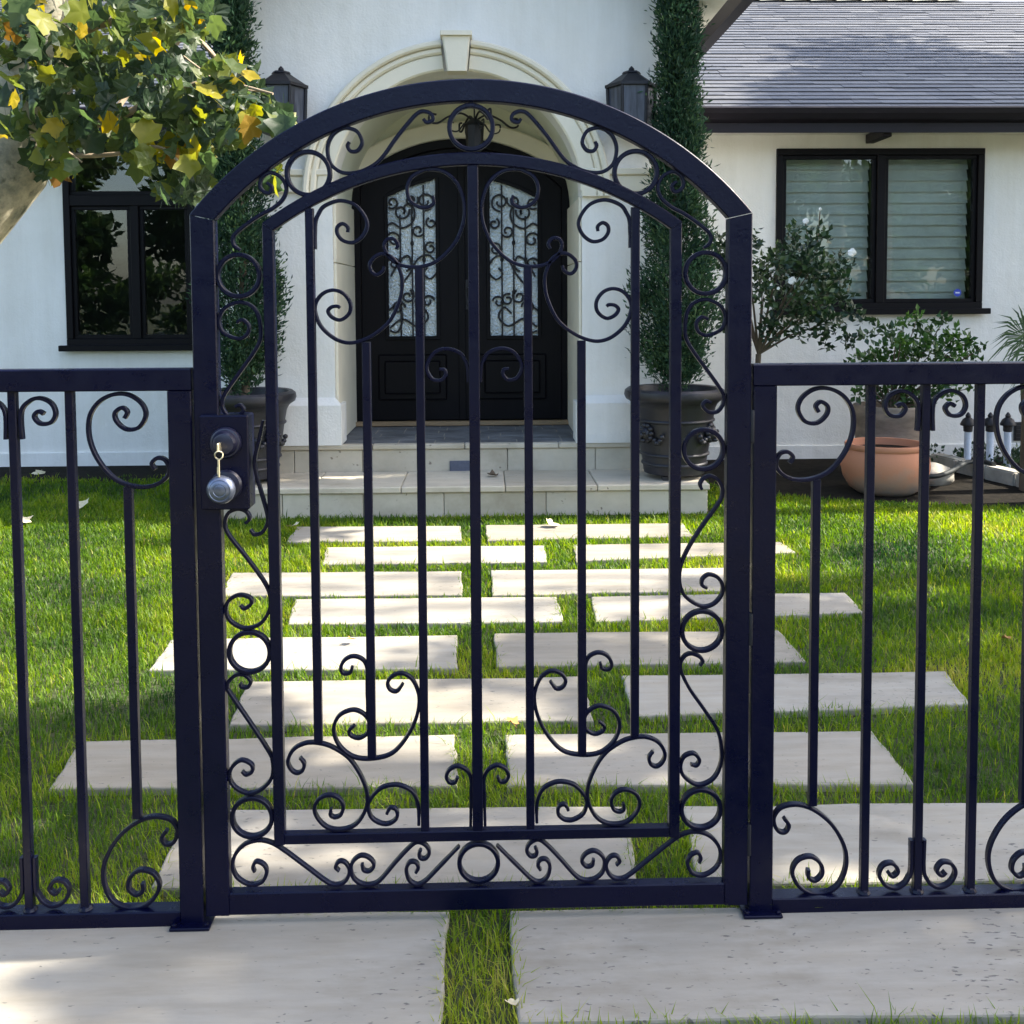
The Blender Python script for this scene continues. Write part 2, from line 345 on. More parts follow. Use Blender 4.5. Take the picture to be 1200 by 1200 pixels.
    def mesh(s, name):
        me = bpy.data.meshes.new(name); me.from_pydata(s.v, [], s.f); me.validate()
        bm = bmesh.new(); bm.from_mesh(me); bmesh.ops.recalc_face_normals(bm, faces=bm.faces); bm.to_mesh(me); bm.free(); return me
    def obj(s, name, m, parent=None, smooth=None): return link(name, s.mesh(name), m, parent, smooth)

def catmull(pts, k=6, closed=False):
    n = len(pts); out = []
    for i in range(n if closed else n-1):
        p = [np.array(pts[(i+d) % n] if closed else pts[min(max(i+d, 0), n-1)], float) for d in (-1, 0, 1, 2)]
        for t in np.linspace(0, 1, k, endpoint=False):
            out.append(tuple(.5*((2*p[1])+(-p[0]+p[2])*t+(2*p[0]-5*p[1]+4*p[2]-p[3])*t*t+(-p[0]+3*p[1]-3*p[2]+p[3])*t**3)))
    if not closed: out.append(tuple(pts[-1]))
    return out

def np_mesh(name, V, quads=None, tris=None, tint=None):
    """big leaf / grass meshes straight from arrays"""
    me = bpy.data.meshes.new(name); nq = 0 if quads is None else len(quads); nt_ = 0 if tris is None else len(tris)
    me.vertices.add(len(V)); me.vertices.foreach_set('co', V.astype(np.float32).ravel())
    idx = np.concatenate([quads.ravel() if nq else np.zeros(0, int), tris.ravel() if nt_ else np.zeros(0, int)]).astype(np.int32)
    me.loops.add(len(idx)); me.loops.foreach_set('vertex_index', idx)
    ls = np.concatenate([np.arange(nq)*4, nq*4+np.arange(nt_)*3]).astype(np.int32)
    me.polygons.add(nq+nt_); me.polygons.foreach_set('loop_start', ls)
    me.update(calc_edges=True)
    if tint is not None:
        a = me.attributes.new('tint', 'FLOAT', 'POINT'); a.data.foreach_set('value', tint.astype(np.float32))
    return me
def norm(a): return a/np.maximum(np.linalg.norm(a, axis=-1, keepdims=True), 1e-9)
def leaf_mesh(name, P, D, L, W, tint, fold=.25):
    """one folded diamond leaf per point: P base, D direction, L length, W width"""
    n = len(P); D = norm(D); r = rng.normal(size=(n, 3)); A = norm(np.cross(D, r)); Nn = np.cross(A, D)
    L = np.broadcast_to(L, n)[:, None]; W = np.broadcast_to(W, n)[:, None]
    mid = P+D*L*.45
    V = np.stack([P, mid+A*W*.5+Nn*W*fold, P+D*L, mid-A*W*.5+Nn*W*fold], 1).reshape(-1, 3)
    b = np.arange(n)[:, None]*4
    T = np.concatenate([b+np.array([[0, 1, 2]]), b+np.array([[0, 2, 3]])])
    return np_mesh(name, V, None, T, np.repeat(tint, 4))
def sphere_dirs(n): return norm(rng.normal(size=(n, 3)))

# ================================================================== SETTING
g = B().add([(-200, -200, -.024), (200, -200, -.024), (200, 200, -.024), (-200, 200, -.024)], [(0, 1, 2, 3)]).obj('ground', 'ground'); tag(g, kind='structure')
def sheet(name, x0, x1, y0, y1, z, m):
    o = B().add([(x0, y0, z), (x1, y0, z), (x1, y1, z), (x0, y1, z)], [(0, 1, 2, 3)]).obj(name, m); tag(o, kind='structure'); return o
sheet('road', -120, 120, -16, -8, -.024, 'asphalt')
pv = B().box(-60, 60, -5.2, -3.7, -.06, -.005); tag(pv.obj('pavement', 'curb'), kind='structure')

# garden beds along the house walls
def poly_sheet(name, pts, z, m):
    o = B().add([(p.x, p.y, z) for p in pts], [tuple(range(len(pts)))]).obj(name, m); tag(o, kind='structure'); return o
WING_Y, FRONT_Y, DOOR_Y = 6.40, 4.90, 5.97
bedL = [Vector((-7, 5.75, 0)), Vector((-1.7, 5.55, 0)), Vector((-1.7, WING_Y-.01, 0)), Vector((-7, WING_Y-.01, 0))]
bedR = [on_z(850, 572), on_z(985, 584), on_z(1090, 588), on_z(1260, 596), Vector((7.5, 5.0, 0)), Vector((7.5, WING_Y-.01, 0)), Vector((1.4, WING_Y-.01, 0))]
poly_sheet('garden_bed', bedL, -.015, 'soil'); poly_sheet('garden_bed', bedR, -.015, 'soil')

# paving: measured corners (back left, back right, front right, front left)
SLABS = [[(-120,1070),(527,1067),(517,1245),(-300,1250)], [(598,1066),(1330,1056),(1420,1186),(607,1197)],
 [(228,948),(734,944),(746,1037),(176,1040)], [(797,944),(1300,938),(1400,1030),(820,1035)],
 [(95,868),(533,860),(536,921),(57,924)], [(591,860),(1022,856),(1071,918),(594,921)],
 [(291,798),(684,792),(696,844),(268,849)], [(728,791),(1108,786),(1137,825),(742,839)],
 [(200,749),(536,744),(537,783),(174,785)], [(579,742),(912,738),(945,775),(582,781)],
 [(346,702),(652,699),(660,728),(338,731)], [(693,699),(990,694),(1012,717),(698,728)],
 [(272,671),(541,669),(541,697),(258,698)], [(575,668),(862,665),(885,691),(577,697)],
 [(383,641),(638,639),(641,658),(377,661)], [(672,638),(915,635),(933,647),(675,657)],
 [(347,617),(540,616),(541,633),(336,635)], [(569,615),(800,613),(813,628),(571,633)]]
path = empty('garden_path', (0, 2, 0), kind='structure')
slab_quads = []
for q in SLABS:
    P = [on_z(x, y, 0) for x, y in q]; slab_quads.append(np.array([(p.x, p.y) for p in P]))
    bm = bmesh.new(); ring = []
    for i in range(4):                                   # slightly wavering saw-cut sides
        a, b = P[i], P[(i+1) % 4]; k = 5
        for j in range(k):
            t = j/k; p = a.lerp(b, t)
            if j: p = p+Vector((random.uniform(-.006, .006), random.uniform(-.006, .006), 0))
            ring.append(p)
    top = [bm.verts.new((p.x, p.y, random.uniform(-.001, .001))) for p in ring]
    f = bm.faces.new(top)
    ex = bmesh.ops.extrude_face_region(bm, geom=[f]); vs = [e for e in ex['geom'] if isinstance(e, bmesh.types.BMVert)]
    bmesh.ops.translate(bm, verts=vs, vec=(0, 0, -.06))
    bmesh.ops.recalc_face_normals(bm, faces=bm.faces)
    eds = [e for e in bm.edges if all(v.co.z > -.03 for v in e.verts) and len(e.link_faces) == 2]
    bmesh.ops.bevel(bm, geom=eds, offset=.006, segments=2, affect='EDGES', profile=.5)
    B().bm(bm).obj('paving_slab', 'travertine', path)

# ------------------------------------------------------------------ grass: real blades, one mass
def inside(P, Q):
    x, y = P[:, 0], P[:, 1]; r = np.zeros(len(P), bool); n = len(Q); j = n-1
    for i in range(n):
        xi, yi, xj, yj = *Q[i], *Q[j]
        c = ((yi > y) != (yj > y)) & (x < (xj-xi)*(y-yi)/((yj-yi) or 1e-9)+xi); r ^= c; j = i
    return r
def shrink(Q, d):
    c = Q.mean(0); return Q+(c-Q)/np.linalg.norm(c-Q, axis=1, keepdims=True)*d
def grass_points():
    out = []
    for (y0, y1, den) in ((-.75, .9, 11000), (.9, 2.4, 8500), (2.4, 4.9, 6000), (4.9, 5.9, 3600)):
        hw = (y1+2.22)*.52+.9; n = int(den*(2*hw)*(y1-y0))
        P = np.stack([rng.uniform(-hw, hw, n), rng.uniform(y0, y1, n)], 1); out.append(P)
    P = np.concatenate(out); keep = np.ones(len(P), bool)
    for Q in slab_quads: keep &= ~inside(P, shrink(Q, .016))
    bl = np.array([(p.x, p.y+.12) for p in bedL]); br = np.array([(p.x, p.y) for p in bedR])
    keep &= ~inside(P, br)
    il = inside(P, bl); keep &= ~(il & (rng.random(len(P)) < .93))
    keep &= ~((np.abs(P[:, 0]+.16) < 1.62) & (P[:, 1] > 4.25))      # under the entry steps
    return P[keep]
GP = grass_points(); n = len(GP)
path_d = np.full(n, 9.)
for Q in slab_quads:
    for i in range(4):
        a, b = Q[i], Q[(i+1) % 4]; ab = b-a; t = np.clip(((GP-a)@ab)/(ab@ab), 0, 1); path_d = np.minimum(path_d, np.linalg.norm(GP-(a+t[:, None]*ab), axis=1))
clump = np.sin(GP[:, 0]*3.1+1.3*np.sin(GP[:, 1]*2.7))*np.sin(GP[:, 1]*3.7+1.1*np.sin(GP[:, 0]*2.3))
clump2 = np.sin(GP[:, 0]*11+2*np.sin(GP[:, 1]*7))*np.sin(GP[:, 1]*13+2*np.sin(GP[:, 0]*9))
H = rng.uniform(.010, .036, n)*np.where(GP[:, 1] < 1.2, 1.15, 1)*(1+.22*clump+.2*clump2); H *= np.where(path_d < .05, .95, 1.0)
H *= np.where(rng.random(n) < .03, 1.9, 1)
nearf = np.clip((GP[:, 1]+2.22)/4.5, .55, 1.6); Wd = rng.uniform(.0028, .0050, n)*nearf*1.25
az = rng.uniform(0, 2*np.pi, n); lean = rng.uniform(.2, 1.5, n)
dirv = np.stack([np.cos(az), np.sin(az)], 1); sd = np.stack([-np.sin(az), np.cos(az)], 1)
base = np.concatenate([GP, np.full((n, 1), -.024)], 1)
def pt(u, off):
    q = np.zeros((n, 3)); q[:, :2] = GP+dirv*(lean*H*u**1.8)[:, None]+sd*off[:, None]; q[:, 2] = -.024+(H+.016)*u*(1-.22*lean*u); return q
V = np.stack([pt(0, -Wd*.5), pt(0, Wd*.5), pt(.55, Wd*.42), pt(.55, -Wd*.42), pt(1, Wd*0)], 1).reshape(-1, 3)
bi = np.arange(n)[:, None]*5
tint = np.clip(.42+.16*clump+.10*rng.normal(size=n)+np.where(path_d < .06, .10, 0)+np.where(rng.random(n) < .05, .4, 0), 0, 1)
gm = np_mesh('grass', V, bi+np.array([[0, 1, 2, 3]]), bi+np.array([[3, 2, 4]]), np.repeat(tint, 5))
go = link('grass', gm, 'grass'); tag(go, 'short green lawn grass round the paving slabs', 'grass', kind='stuff')

# ================================================================== HOUSE
house = empty('house', (-.2, FRONT_Y, 0), 'white stucco house with arched entry and dark roof behind the gate', 'house')
SC = lambda Y: (Y-CAM_LOC.y)/1200                    # metres per photo pixel at depth Y
pr = on_y(536, 231, FRONT_Y); AX = pr.x; AZ = pr.z; AR = .860       # entry arch: axis, springing height, radius
XL, XR, EAVE = on_y(278, 200, FRONT_Y).x, on_y(803, 200, FRONT_Y).x, 3.47
PORCH = .363
# central wall with its arched opening (front face + thickness + vault as the reveal)
def arc(cx, cz, r, n, a0=0, a1=math.pi): return [(cx+r*math.cos(a0+(a1-a0)*i/n), cz+r*math.sin(a0+(a1-a0)*i/n)) for i in range(n+1)]
NA = 40; A = arc(AX, AZ, AR, NA)                      # right to left
GAB = EAVE+(XR-XL)/2*.5
outer = []
for i in range(NA+1):
    t = i/NA
    if t < .3: outer.append((XR, AZ+(EAVE-AZ)*t/.3))
    elif t < .5: k = (t-.3)/.2; outer.append((XR+((XL+XR)/2-XR)*k, EAVE+(GAB-EAVE)*k))
    elif t < .7: k = (t-.5)/.2; outer.append(((XL+XR)/2+(XL-(XL+XR)/2)*k, GAB+(EAVE-GAB)*k))
    else: outer.append((XL, EAVE+(AZ-EAVE)*(t-.7)/.3))
w = B(); inn = [(AX+AR, 0)]+A+[(AX-AR, 0)]; out = [(XR, 0)]+outer+[(XL, 0)]
vs = [(x, FRONT_Y, z) for x, z in inn]+[(x, FRONT_Y, z) for x, z in out]+[(x, FRONT_Y+.25, z) for x, z in inn]+[(x, FRONT_Y+.25, z) for x, z in out]
k = len(inn); fs = []
for i in range(k-1):
    fs += [(i, i+1, k+i+1, k+i), (2*k+i, 3*k+i, 3*k+i+1, 2*k+i+1), (i, 2*k+i, 2*k+i+1, i+1), (k+i, k+i+1, 3*k+i+1, 3*k+i)]
w.add(vs, fs)
w.box(XL, XL+.2, FRONT_Y+.25, 9.5, 0, EAVE); w.box(XR-.2, XR, FRONT_Y+.25, 9.5, 0, EAVE)
w.obj('wall', 'stucco', house)
# vestibule: side walls and vault between front wall and doors, and the wall round the doors
v = B(); vs = [(x, FRONT_Y+.25, z) for x, z in inn]+[(x, DOOR_Y+.3, z) for x, z in inn]
v.add(vs, [(i, i+1, k+i+1, k+i) for i in range(k-1)]); v.obj('entry_vault', 'stucco_shaded', house)
dcen = on_y(541, 300, DOOR_Y).x; DW = .866; dz0 = on_y(541, 497, DOOR_Y).z
dtop = on_y(541, 163, DOOR_Y).z; DR = 1.24; dsp = dtop-(DR-math.sqrt(DR*DR-DW*DW))
def door_outline(hw, top_add=0, n=24):               # right foot, arch, left foot
    r = DR+(hw-DW)+top_add; cz = dtop-DR; a = math.acos(hw/r)
    return [(dcen+hw, PORCH)]+arc(dcen, cz, r, n, a, math.pi-a)+[(dcen-hw, PORCH)]
t = B()
i0 = door_outline(DW+.02); o0 = [(dcen+1.2, PORCH)]+[(dcen+1.2-2.4*i/24, 3.1) for i in range(25)]+[(dcen-1.2, PORCH)]
t.strip(i0, o0, DOOR_Y, DOOR_Y+.12, 0); t.obj('wall', 'stucco_shaded', house)
cs = B(); cs.strip(door_outline(DW-.005), door_outline(DW+.135), DOOR_Y-.05, DOOR_Y-.002, .012); cs.obj('door_casing', 'cream', house, 30)
# arch mouldings, springing blocks, string course, keystone, plinths
for side in (0, 1):
    a0, a1 = (0, math.pi/2-.10) if side == 0 else (math.pi/2+.10, math.pi)
    m_ = B(); n_ = 24
    m_.strip(arc(AX, AZ, AR-.004, n_, a0, a1), arc(AX, AZ, AR+.105, n_, a0, a1), FRONT_Y-.045, FRONT_Y-.002, .012)
    m_.strip(arc(AX, AZ, AR+.106, n_, a0, a1), arc(AX, AZ, AR+.15, n_, a0, a1), FRONT_Y-.06, FRONT_Y-.002, .012)
    m_.strip(arc(AX, AZ, AR+.151, n_, a0, a1), arc(AX, AZ, AR+.195, n_, a0, a1), FRONT_Y-.085, FRONT_Y-.002, .012)
    m_.obj('arch_moulding', 'cream', house, 35)
kx0, kz1 = XZ(518, 43, FRONT_Y-.1); kx1, _ = XZ(551, 43, FRONT_Y-.1); kb0, kz0 = XZ(524, 84, FRONT_Y-.1); kb1, _ = XZ(547, 84, FRONT_Y-.1)
ks = B(); ks.strip([(kb0, kz0), (kx0, kz1)], [(kb1, kz0), (kx1, kz1)], FRONT_Y-.13, FRONT_Y-.003, .01)
ks.strip([(kx0-.012, kz1+.001), (kx0-.012, kz1+.03)], [(kx1+.012, kz1+.001), (kx1+.012, kz1+.03)], FRONT_Y-.15, FRONT_Y-.003, .006); ks.obj('keystone', 'cream', house)
bz0, bz1 = on_y(360, 226, FRONT_Y).z, on_y(360, 199, FRONT_Y).z
for x0, x1 in ((XL, AX-AR+.012), (AX+AR-.012, XR)):
    s_ = B(); s_.box(x0, x1, FRONT_Y-.035, FRONT_Y-.002, bz0, bz1-.045, .006); s_.box(x0, x1, FRONT_Y-.055, FRONT_Y-.002, bz1-.044, bz1, .006); s_.obj('string_course', 'cream', house)
pz = on_y(380, 467, FRONT_Y-.05).z
for sx, xa, xb in ((-1, AX-AR, XL), (1, AX+AR, XR)):
    p_ = B(); e = -sx*.045
    p_.box(min(xa+e, xb), max(xa+e, xb), FRONT_Y-.05, FRONT_Y-.002, PORCH, pz-.05)
    p_.add([(xa+e, FRONT_Y-.05, pz-.0499), (xb, FRONT_Y-.05, pz-.0499), (xb, FRONT_Y-.012, pz), (xa, FRONT_Y-.012, pz), (xa+e, FRONT_Y, pz-.0499), (xb, FRONT_Y, pz-.0499), (xb, FRONT_Y, pz), (xa, FRONT_Y, pz)],
           [(0, 1, 2, 3), (4, 7, 6, 5), (0, 3, 7, 4), (1, 5, 6, 2), (3, 2, 6, 7)])
    p_.box(min(xa+e, xa-sx*.002), max(xa+e, xa-sx*.002), FRONT_Y+.001, FRONT_Y+.22, PORCH, pz-.05)
    p_.obj('plinth', 'stucco', house)
    # stone jambs lining the reveal, one joint each as in the photo
    jz = on_y(392, 308, FRONT_Y).z
    for z0, z1 in ((PORCH+.002, jz-.003), (jz+.003, AZ)):
        b_ = B(); b_.box(min(xa-sx*.02, xa-sx*.001), max(xa-sx*.02, xa-sx*.001), FRONT_Y+(.225 if z0 < 1 and 0 else .02), DOOR_Y-.052, z0 if z0 > 1 else max(z0, PORCH+.002), z1, .004); b_.obj('jamb_stone', 'cream', house)
# double doors
fr = B(); fr.strip(door_outline(DW-.075), door_outline(DW-.006), DOOR_Y-.06, DOOR_Y+.06, .006); fr.obj('door_frame', 'wood_dark', house, 30)
th = B(); th.box(dcen-DW+.02, dcen+DW-.02, DOOR_Y-.13, DOOR_Y-.062, PORCH+.002, PORCH+.035, .004); th.obj('threshold', 'threshold', house)
def arch_z(x, hw):                                    # height of the door head at x
    r = DR+(hw-DW); return dtop-DR+math.sqrt(max(r*r-(x-dcen)**2, 0))
HW = DW-.077
bk = B(); bk.box(dcen-1.2, dcen+1.2, DOOR_Y+.13, DOOR_Y+.2, 0, 3.2); bk.obj('wall', 'interior', house)  # unseen board added to stop light leaking through the gap between doors
for sx in (-1, 1):
    x0, x1 = (dcen-HW, dcen-.004) if sx < 0 else (dcen+.004, dcen+HW)
    gx0, gx1 = (on_y(453, 300, DOOR_Y-.04).x, on_y(513, 300, DOOR_Y-.04).x) if sx < 0 else (on_y(572, 300, DOOR_Y-.04).x, on_y(632, 300, DOOR_Y-.04).x)
    gz0 = on_y(500, 396, DOOR_Y-.04).z
    gtop = lambda x: arch_z(x, HW)-.215
    d = B(); y0, y1 = DOOR_Y-.04, DOOR_Y+.01; zf = PORCH+.04
    def col(xa, xb, za, zb_fn, n=10):
        xs = [xa+(xb-xa)*i/n for i in range(n+1)]
        d.strip([(x, za(x)) for x in xs], [(x, zb_fn(x)) for x in xs], y0, y1, .003)
    top_fn = lambda x: arch_z(x, HW)-.002
    col(x0, gx0, lambda x: zf, top_fn); col(gx1, x1, lambda x: zf, top_fn); col(gx0, gx1, gtop, top_fn); col(gx0, gx1, lambda x: zf, lambda x: gz0, 1)
    door = d.obj('door', 'wood_dark', house)
    tag(door, 'dark arched front door leaf with glass and scrolled grille, %s of the pair' % ('left' if sx < 0 else 'right'))
    gl = B(); xs = [gx0+(gx1-gx0)*i/8 for i in range(9)]
    gl.strip([(x, gz0) for x in xs], [(x, gtop(x)) for x in xs], y0+.028, y0+.034, 0); gl.obj('pane', 'rain_glass', door)
    pn = B(); pz0, pz1 = zf+.16, gz0-.13; pn.box(x0+.12, x1-.12, y0-.014, y0-.001, pz0, pz1, .012); pn.box(x0+.17, x1-.17, y0-.026, y0-.0145, pz0+.05, pz1-.05, .012); pn.obj('panel', 'wood_dark', door)
    mo = B(); fr_in = [(gx0, gz0)]+[(x, gtop(x)) for x in xs]+[(gx1, gz0)]
    mo.sweep(fr_in, .03, y0-.014, y0-.001, .004); mo.sweep([(gx0-.015, gz0), (gx1+.015, gz0)], .03, y0-.0142, y0-.0012, .004); mo.obj('glazing_bead', 'wood_dark', door)
    ga = y0+.004; gb = y0+.016; W_ = gx1-gx0
    bars = [.27, .50, .73] if sx < 0 else [.73, .50, .27]
    for j, u in enumerate(bars):
        x = gx0+W_*u; q = B(); zt = gtop(x)-(.10 if j == 1 else .03 if j == 2 else .2)
        q.sweep([(x, gz0), (x, zt)], .013, ga, gb, .002)
        for zk in ((gz0+.28, gz0+.62) if j != 1 else (gz0+.36, gz0+.75)):
            q.lathe([(.004, -.024), (.013, -.010), (.015, 0), (.013, .010), (.004, .024)], (x, (ga+gb)/2, zk), 8)
        q.obj('grille_bar', 'iron_old', door)
    def gscroll(pts, wd=.015):
        P_ = [((gx0+W_*u) if sx < 0 else (gx1-W_*u), gz0+h) for u, h in pts]
        q = B(); q.sweep(catmull(P_, 5), wd, ga-.003, gb+.002, .002); q.obj('grille_scroll', 'iron_old', door)
    def spi(cu, ch, r, a0, turns, r1=.3, sgn=1, nn=12):  # small volute in pane units (u across, metres up)
        return [(cu+(r*(1-(1-r1)*i/nn))*math.cos(a0+sgn*turns*2*math.pi*i/nn)/W_, ch+(r*(1-(1-r1)*i/nn))*math.sin(a0+sgn*turns*2*math.pi*i/nn)) for i in range(nn+1)]
    HT = gtop(gx0+W_*.5)-gz0
    gscroll(spi(.76, HT-.13, .075, -1.6, 1.3)); gscroll(spi(.30, HT-.21, .065, .3, 1.2, .3, -1)+[])
    gscroll([(.0, HT-.33), (.12, HT-.30), (.3, HT-.34), (.5, HT-.30), (.56, HT-.22), (.48, HT-.15), (.36, HT-.17), (.36, HT-.23)])
    gscroll(spi(.14, HT-.43, .06, 2.6, 1.1, .3, -1)); gscroll(spi(.12, HT-.14, .05, -2.2, 1.1, .3, 1))
    gscroll([(.08, HT-.72), (.25, HT-.60), (.42, HT-.56), (.48, HT-.64), (.38, HT-.68)]); gscroll([(.25, HT-.80), (.45, HT-.70), (.62, HT-.58), (.85, HT-.56), (1.0, HT-.66), (.86, HT-.74), (.72, HT-.70), (.8, HT-.65)])
    gscroll([(.0, HT-1.0), (.2, HT-.95), (.3, HT-1.05), (.2, HT-1.16), (.05, HT-1.15)]); gscroll([(.05, .08), (.3, .15), (.6, .09), (.8, .16), (.7, .24), (.55, .19)])
    gscroll(spi(.50, HT-.12, .055, .5, 1.2, .3, -1)); gscroll(spi(.88, HT-.30, .045, 2.0, 1.1)); gscroll(spi(.62, HT-.36, .05, -.6, 1.1, .3, -1)); gscroll(spi(.86, HT-.50, .05, 1.0, 1.2))
    gscroll(spi(.40, HT-.88, .055, 1.2, 1.2, .3, -1)); gscroll(spi(.80, HT-.92, .05, .2, 1.1)); gscroll(spi(.14, HT-.62, .05, 2.6, 1.1, .3, -1)); gscroll(spi(.22, .24, .055, 0, 1.2)); gscroll(spi(.62, .30, .05, 2, 1.2, .3, -1))
    if sx < 0:
        as_ = B(); as_.box(dcen-.028, dcen+.028, y0-.014, y0-.0005, zf, arch_z(dcen, HW)-.004, .004); as_.obj('astragal', 'wood_dark', door)  # strip added over the gap so no light shows between the leaves
    if sx > 0:
        hd = B(); hx = x0+.045; hd.box(hx-.022, hx+.022, y0-.012, y0-.001, 1.28, 1.52, .004); hd.tube([(hx, y0-.012, 1.33), (hx, y0-.05, 1.33), (hx, y0-.05, 1.45), (hx, y0-.012, 1.45)], .009); hd.obj('handle', 'iron_old', door)

# wings
def wall_with_hole(x0, x1, z0, z1, y0, y1, hole, m, name='wall'):
    hx0, hx1, hz0, hz1 = hole; q = B()
    q.box(x0, hx0, y0, y1, z0, z1); q.box(hx1, x1, y0, y1, z0, z1); q.box(hx0, hx1, y0, y1, z0, hz0); q.box(hx0, hx1, y0, y1, hz1, z1)
    return q.obj(name, m, house)
GUT0 = on_y(1000, 155, WING_Y-.45).z; GUT1 = on_y(1000, 126, WING_Y-.45).z
WT = GUT0+.05
def px_rect(a, b, c, d, Y): p = on_y(a, d, Y); q = on_y(c, b, Y); return p.x, q.x, p.z, q.z     # left, right, bottom, top
RW = px_rect(908, 174, 1153, 363, WING_Y); LW = px_rect(80, 150, 226, 405, WING_Y)
wall_with_hole(XR, 8.0, 0, WT, WING_Y, WING_Y+.2, RW, 'stucco'); wall_with_hole(-8.0, XL, 0, WT, WING_Y, WING_Y+.2, LW, 'stucco')
sh = B(); sh.box(-8, -7.8, WING_Y+.2, 13.5, 0, WT); sh.box(7.8, 8, WING_Y+.2, 13.5, 0, WT); sh.box(-8, 8, 13.5, 13.7, 0, WT); sh.box(-7.8, 7.8, WING_Y+2.2, WING_Y+2.25, 0, WT); sh.obj('wall', 'interior', house)
# base strip of the wing walls
for x0, x1 in ((XR+.002, 8.0), (-8.0, XL-.002)):
    q = B(); q.box(x0, x1, WING_Y-.02, WING_Y-.002, -.03, .10, .004); q.obj('wall_base', 'stucco', house)

def window(rect, label, mull, transom=None, blinds=False, sticker=False):
    x0, x1, z0, z1 = rect; y = WING_Y-.03; f = .055
    win = B(); win.box(x0, x1, y, y+.11, z1-f, z1, .004); win.box(x0, x1, y, y+.11, z0, z0+f, .004)
    win.box(x0, x0+f, y+.001, y+.109, z0+f, z1-f, .004); win.box(x1-f, x1, y+.001, y+.109, z0+f, z1-f, .004)
    for mx_ in mull: win.box(mx_-.035, mx_+.035, y+.002, y+.108, z0+f, (transom or z1-f)-(.045 if transom else 0), .004)
    if transom: win.box(x0+f, x1-f, y+.002, y+.108, transom-.045, transom+.045, .004)
    W = win.obj('window', 'wood_dark', house); tag(W, label)
    sl_ = B(); sl_.box(x0-.05, x1+.05, y-.055, y-.002, z0-.045, z0+.004, .005); sl_.obj('sill', 'wood_dark', W)
    edges = [x0+f]+[e for m_ in mull for e in (m_-.035, m_+.035)]+[x1-f]; ztop = (transom-.045) if transom else z1-f
    cells = [(edges[2*i], edges[2*i+1], z0+f, ztop) for i in range(len(mull)+1)]
    if transom: cells.append((x0+f, x1-f, transom+.045, z1-f))
    for a, b, c, d in cells:
        sa = B(); t_ = .032
        sa.box(a, b, y+.025, y+.075, c, c+t_, .003); sa.box(a, b, y+.025, y+.075, d-t_, d, .003); sa.box(a, a+t_, y+.026, y+.074, c+t_, d-t_, .003); sa.box(b-t_, b, y+.026, y+.074, c+t_, d-t_, .003)
        sa.obj('sash', 'wood_dark', W)
        gp = B(); gp.box(a+t_, b-t_, y+.046, y+.052, c+t_, d-t_); gp.obj('pane', 'window_glass', W)
        if blinds:
            nsl = 13; hgt = (d-c)/nsl
            for i in range(nsl):
                zc = c+hgt*(i+.5); s_ = B(); h2 = hgt*.56
                s_.add([(a+.01, y+.17, zc-h2), (b-.01, y+.17, zc-h2), (b-.01, y+.205, zc+h2), (a+.01, y+.205, zc+h2), (a+.01, y+.174, zc-h2), (b-.01, y+.174, zc-h2), (b-.01, y+.209, zc+h2), (a+.01, y+.209, zc+h2)],
                       [(0, 1, 2, 3), (4, 7, 6, 5), (0, 4, 5, 1), (3, 2, 6, 7), (0, 3, 7, 4), (1, 5, 6, 2)]); s_.obj('blind_slat', 'blind', W)
    if sticker:
        p = on_y(1122, 343, y+.045); st = B(); st.disc_y(p.x, p.z, [(.034, y+.0455), (.034, y+.0435)], 8); st.obj('security_sticker', 'sticker', W)
        sm_ = B(); sm_.box(p.x-.018, p.x+.018, y+.0425, y+.0434, p.z-.006, p.z+.006); sm_.obj('sticker_mark', 'sticker_mark', W)
    return W
window(RW, 'dark framed double window with horizontal blinds on the right wing', [on_y(1031, 260, WING_Y).x], blinds=True, sticker=True)
window(LW, 'dark framed window with two casements and a transom left of the gate', [on_y(160, 320, WING_Y).x], transom=on_y(150, 235, WING_Y).z)
vt = px_rect(1187, 494, 1225, 516, WING_Y); q = B(); q.box(vt[0], vt[1], WING_Y-.03, WING_Y-.002, vt[2], vt[3], .004)
for i in range(4): q.box(vt[0]+.01, vt[1]-.01, WING_Y-.04, WING_Y-.0305, vt[2]+.012+i*.034, vt[2]+.03+i*.034)
q.obj('wall_vent', 'iron_old', house)

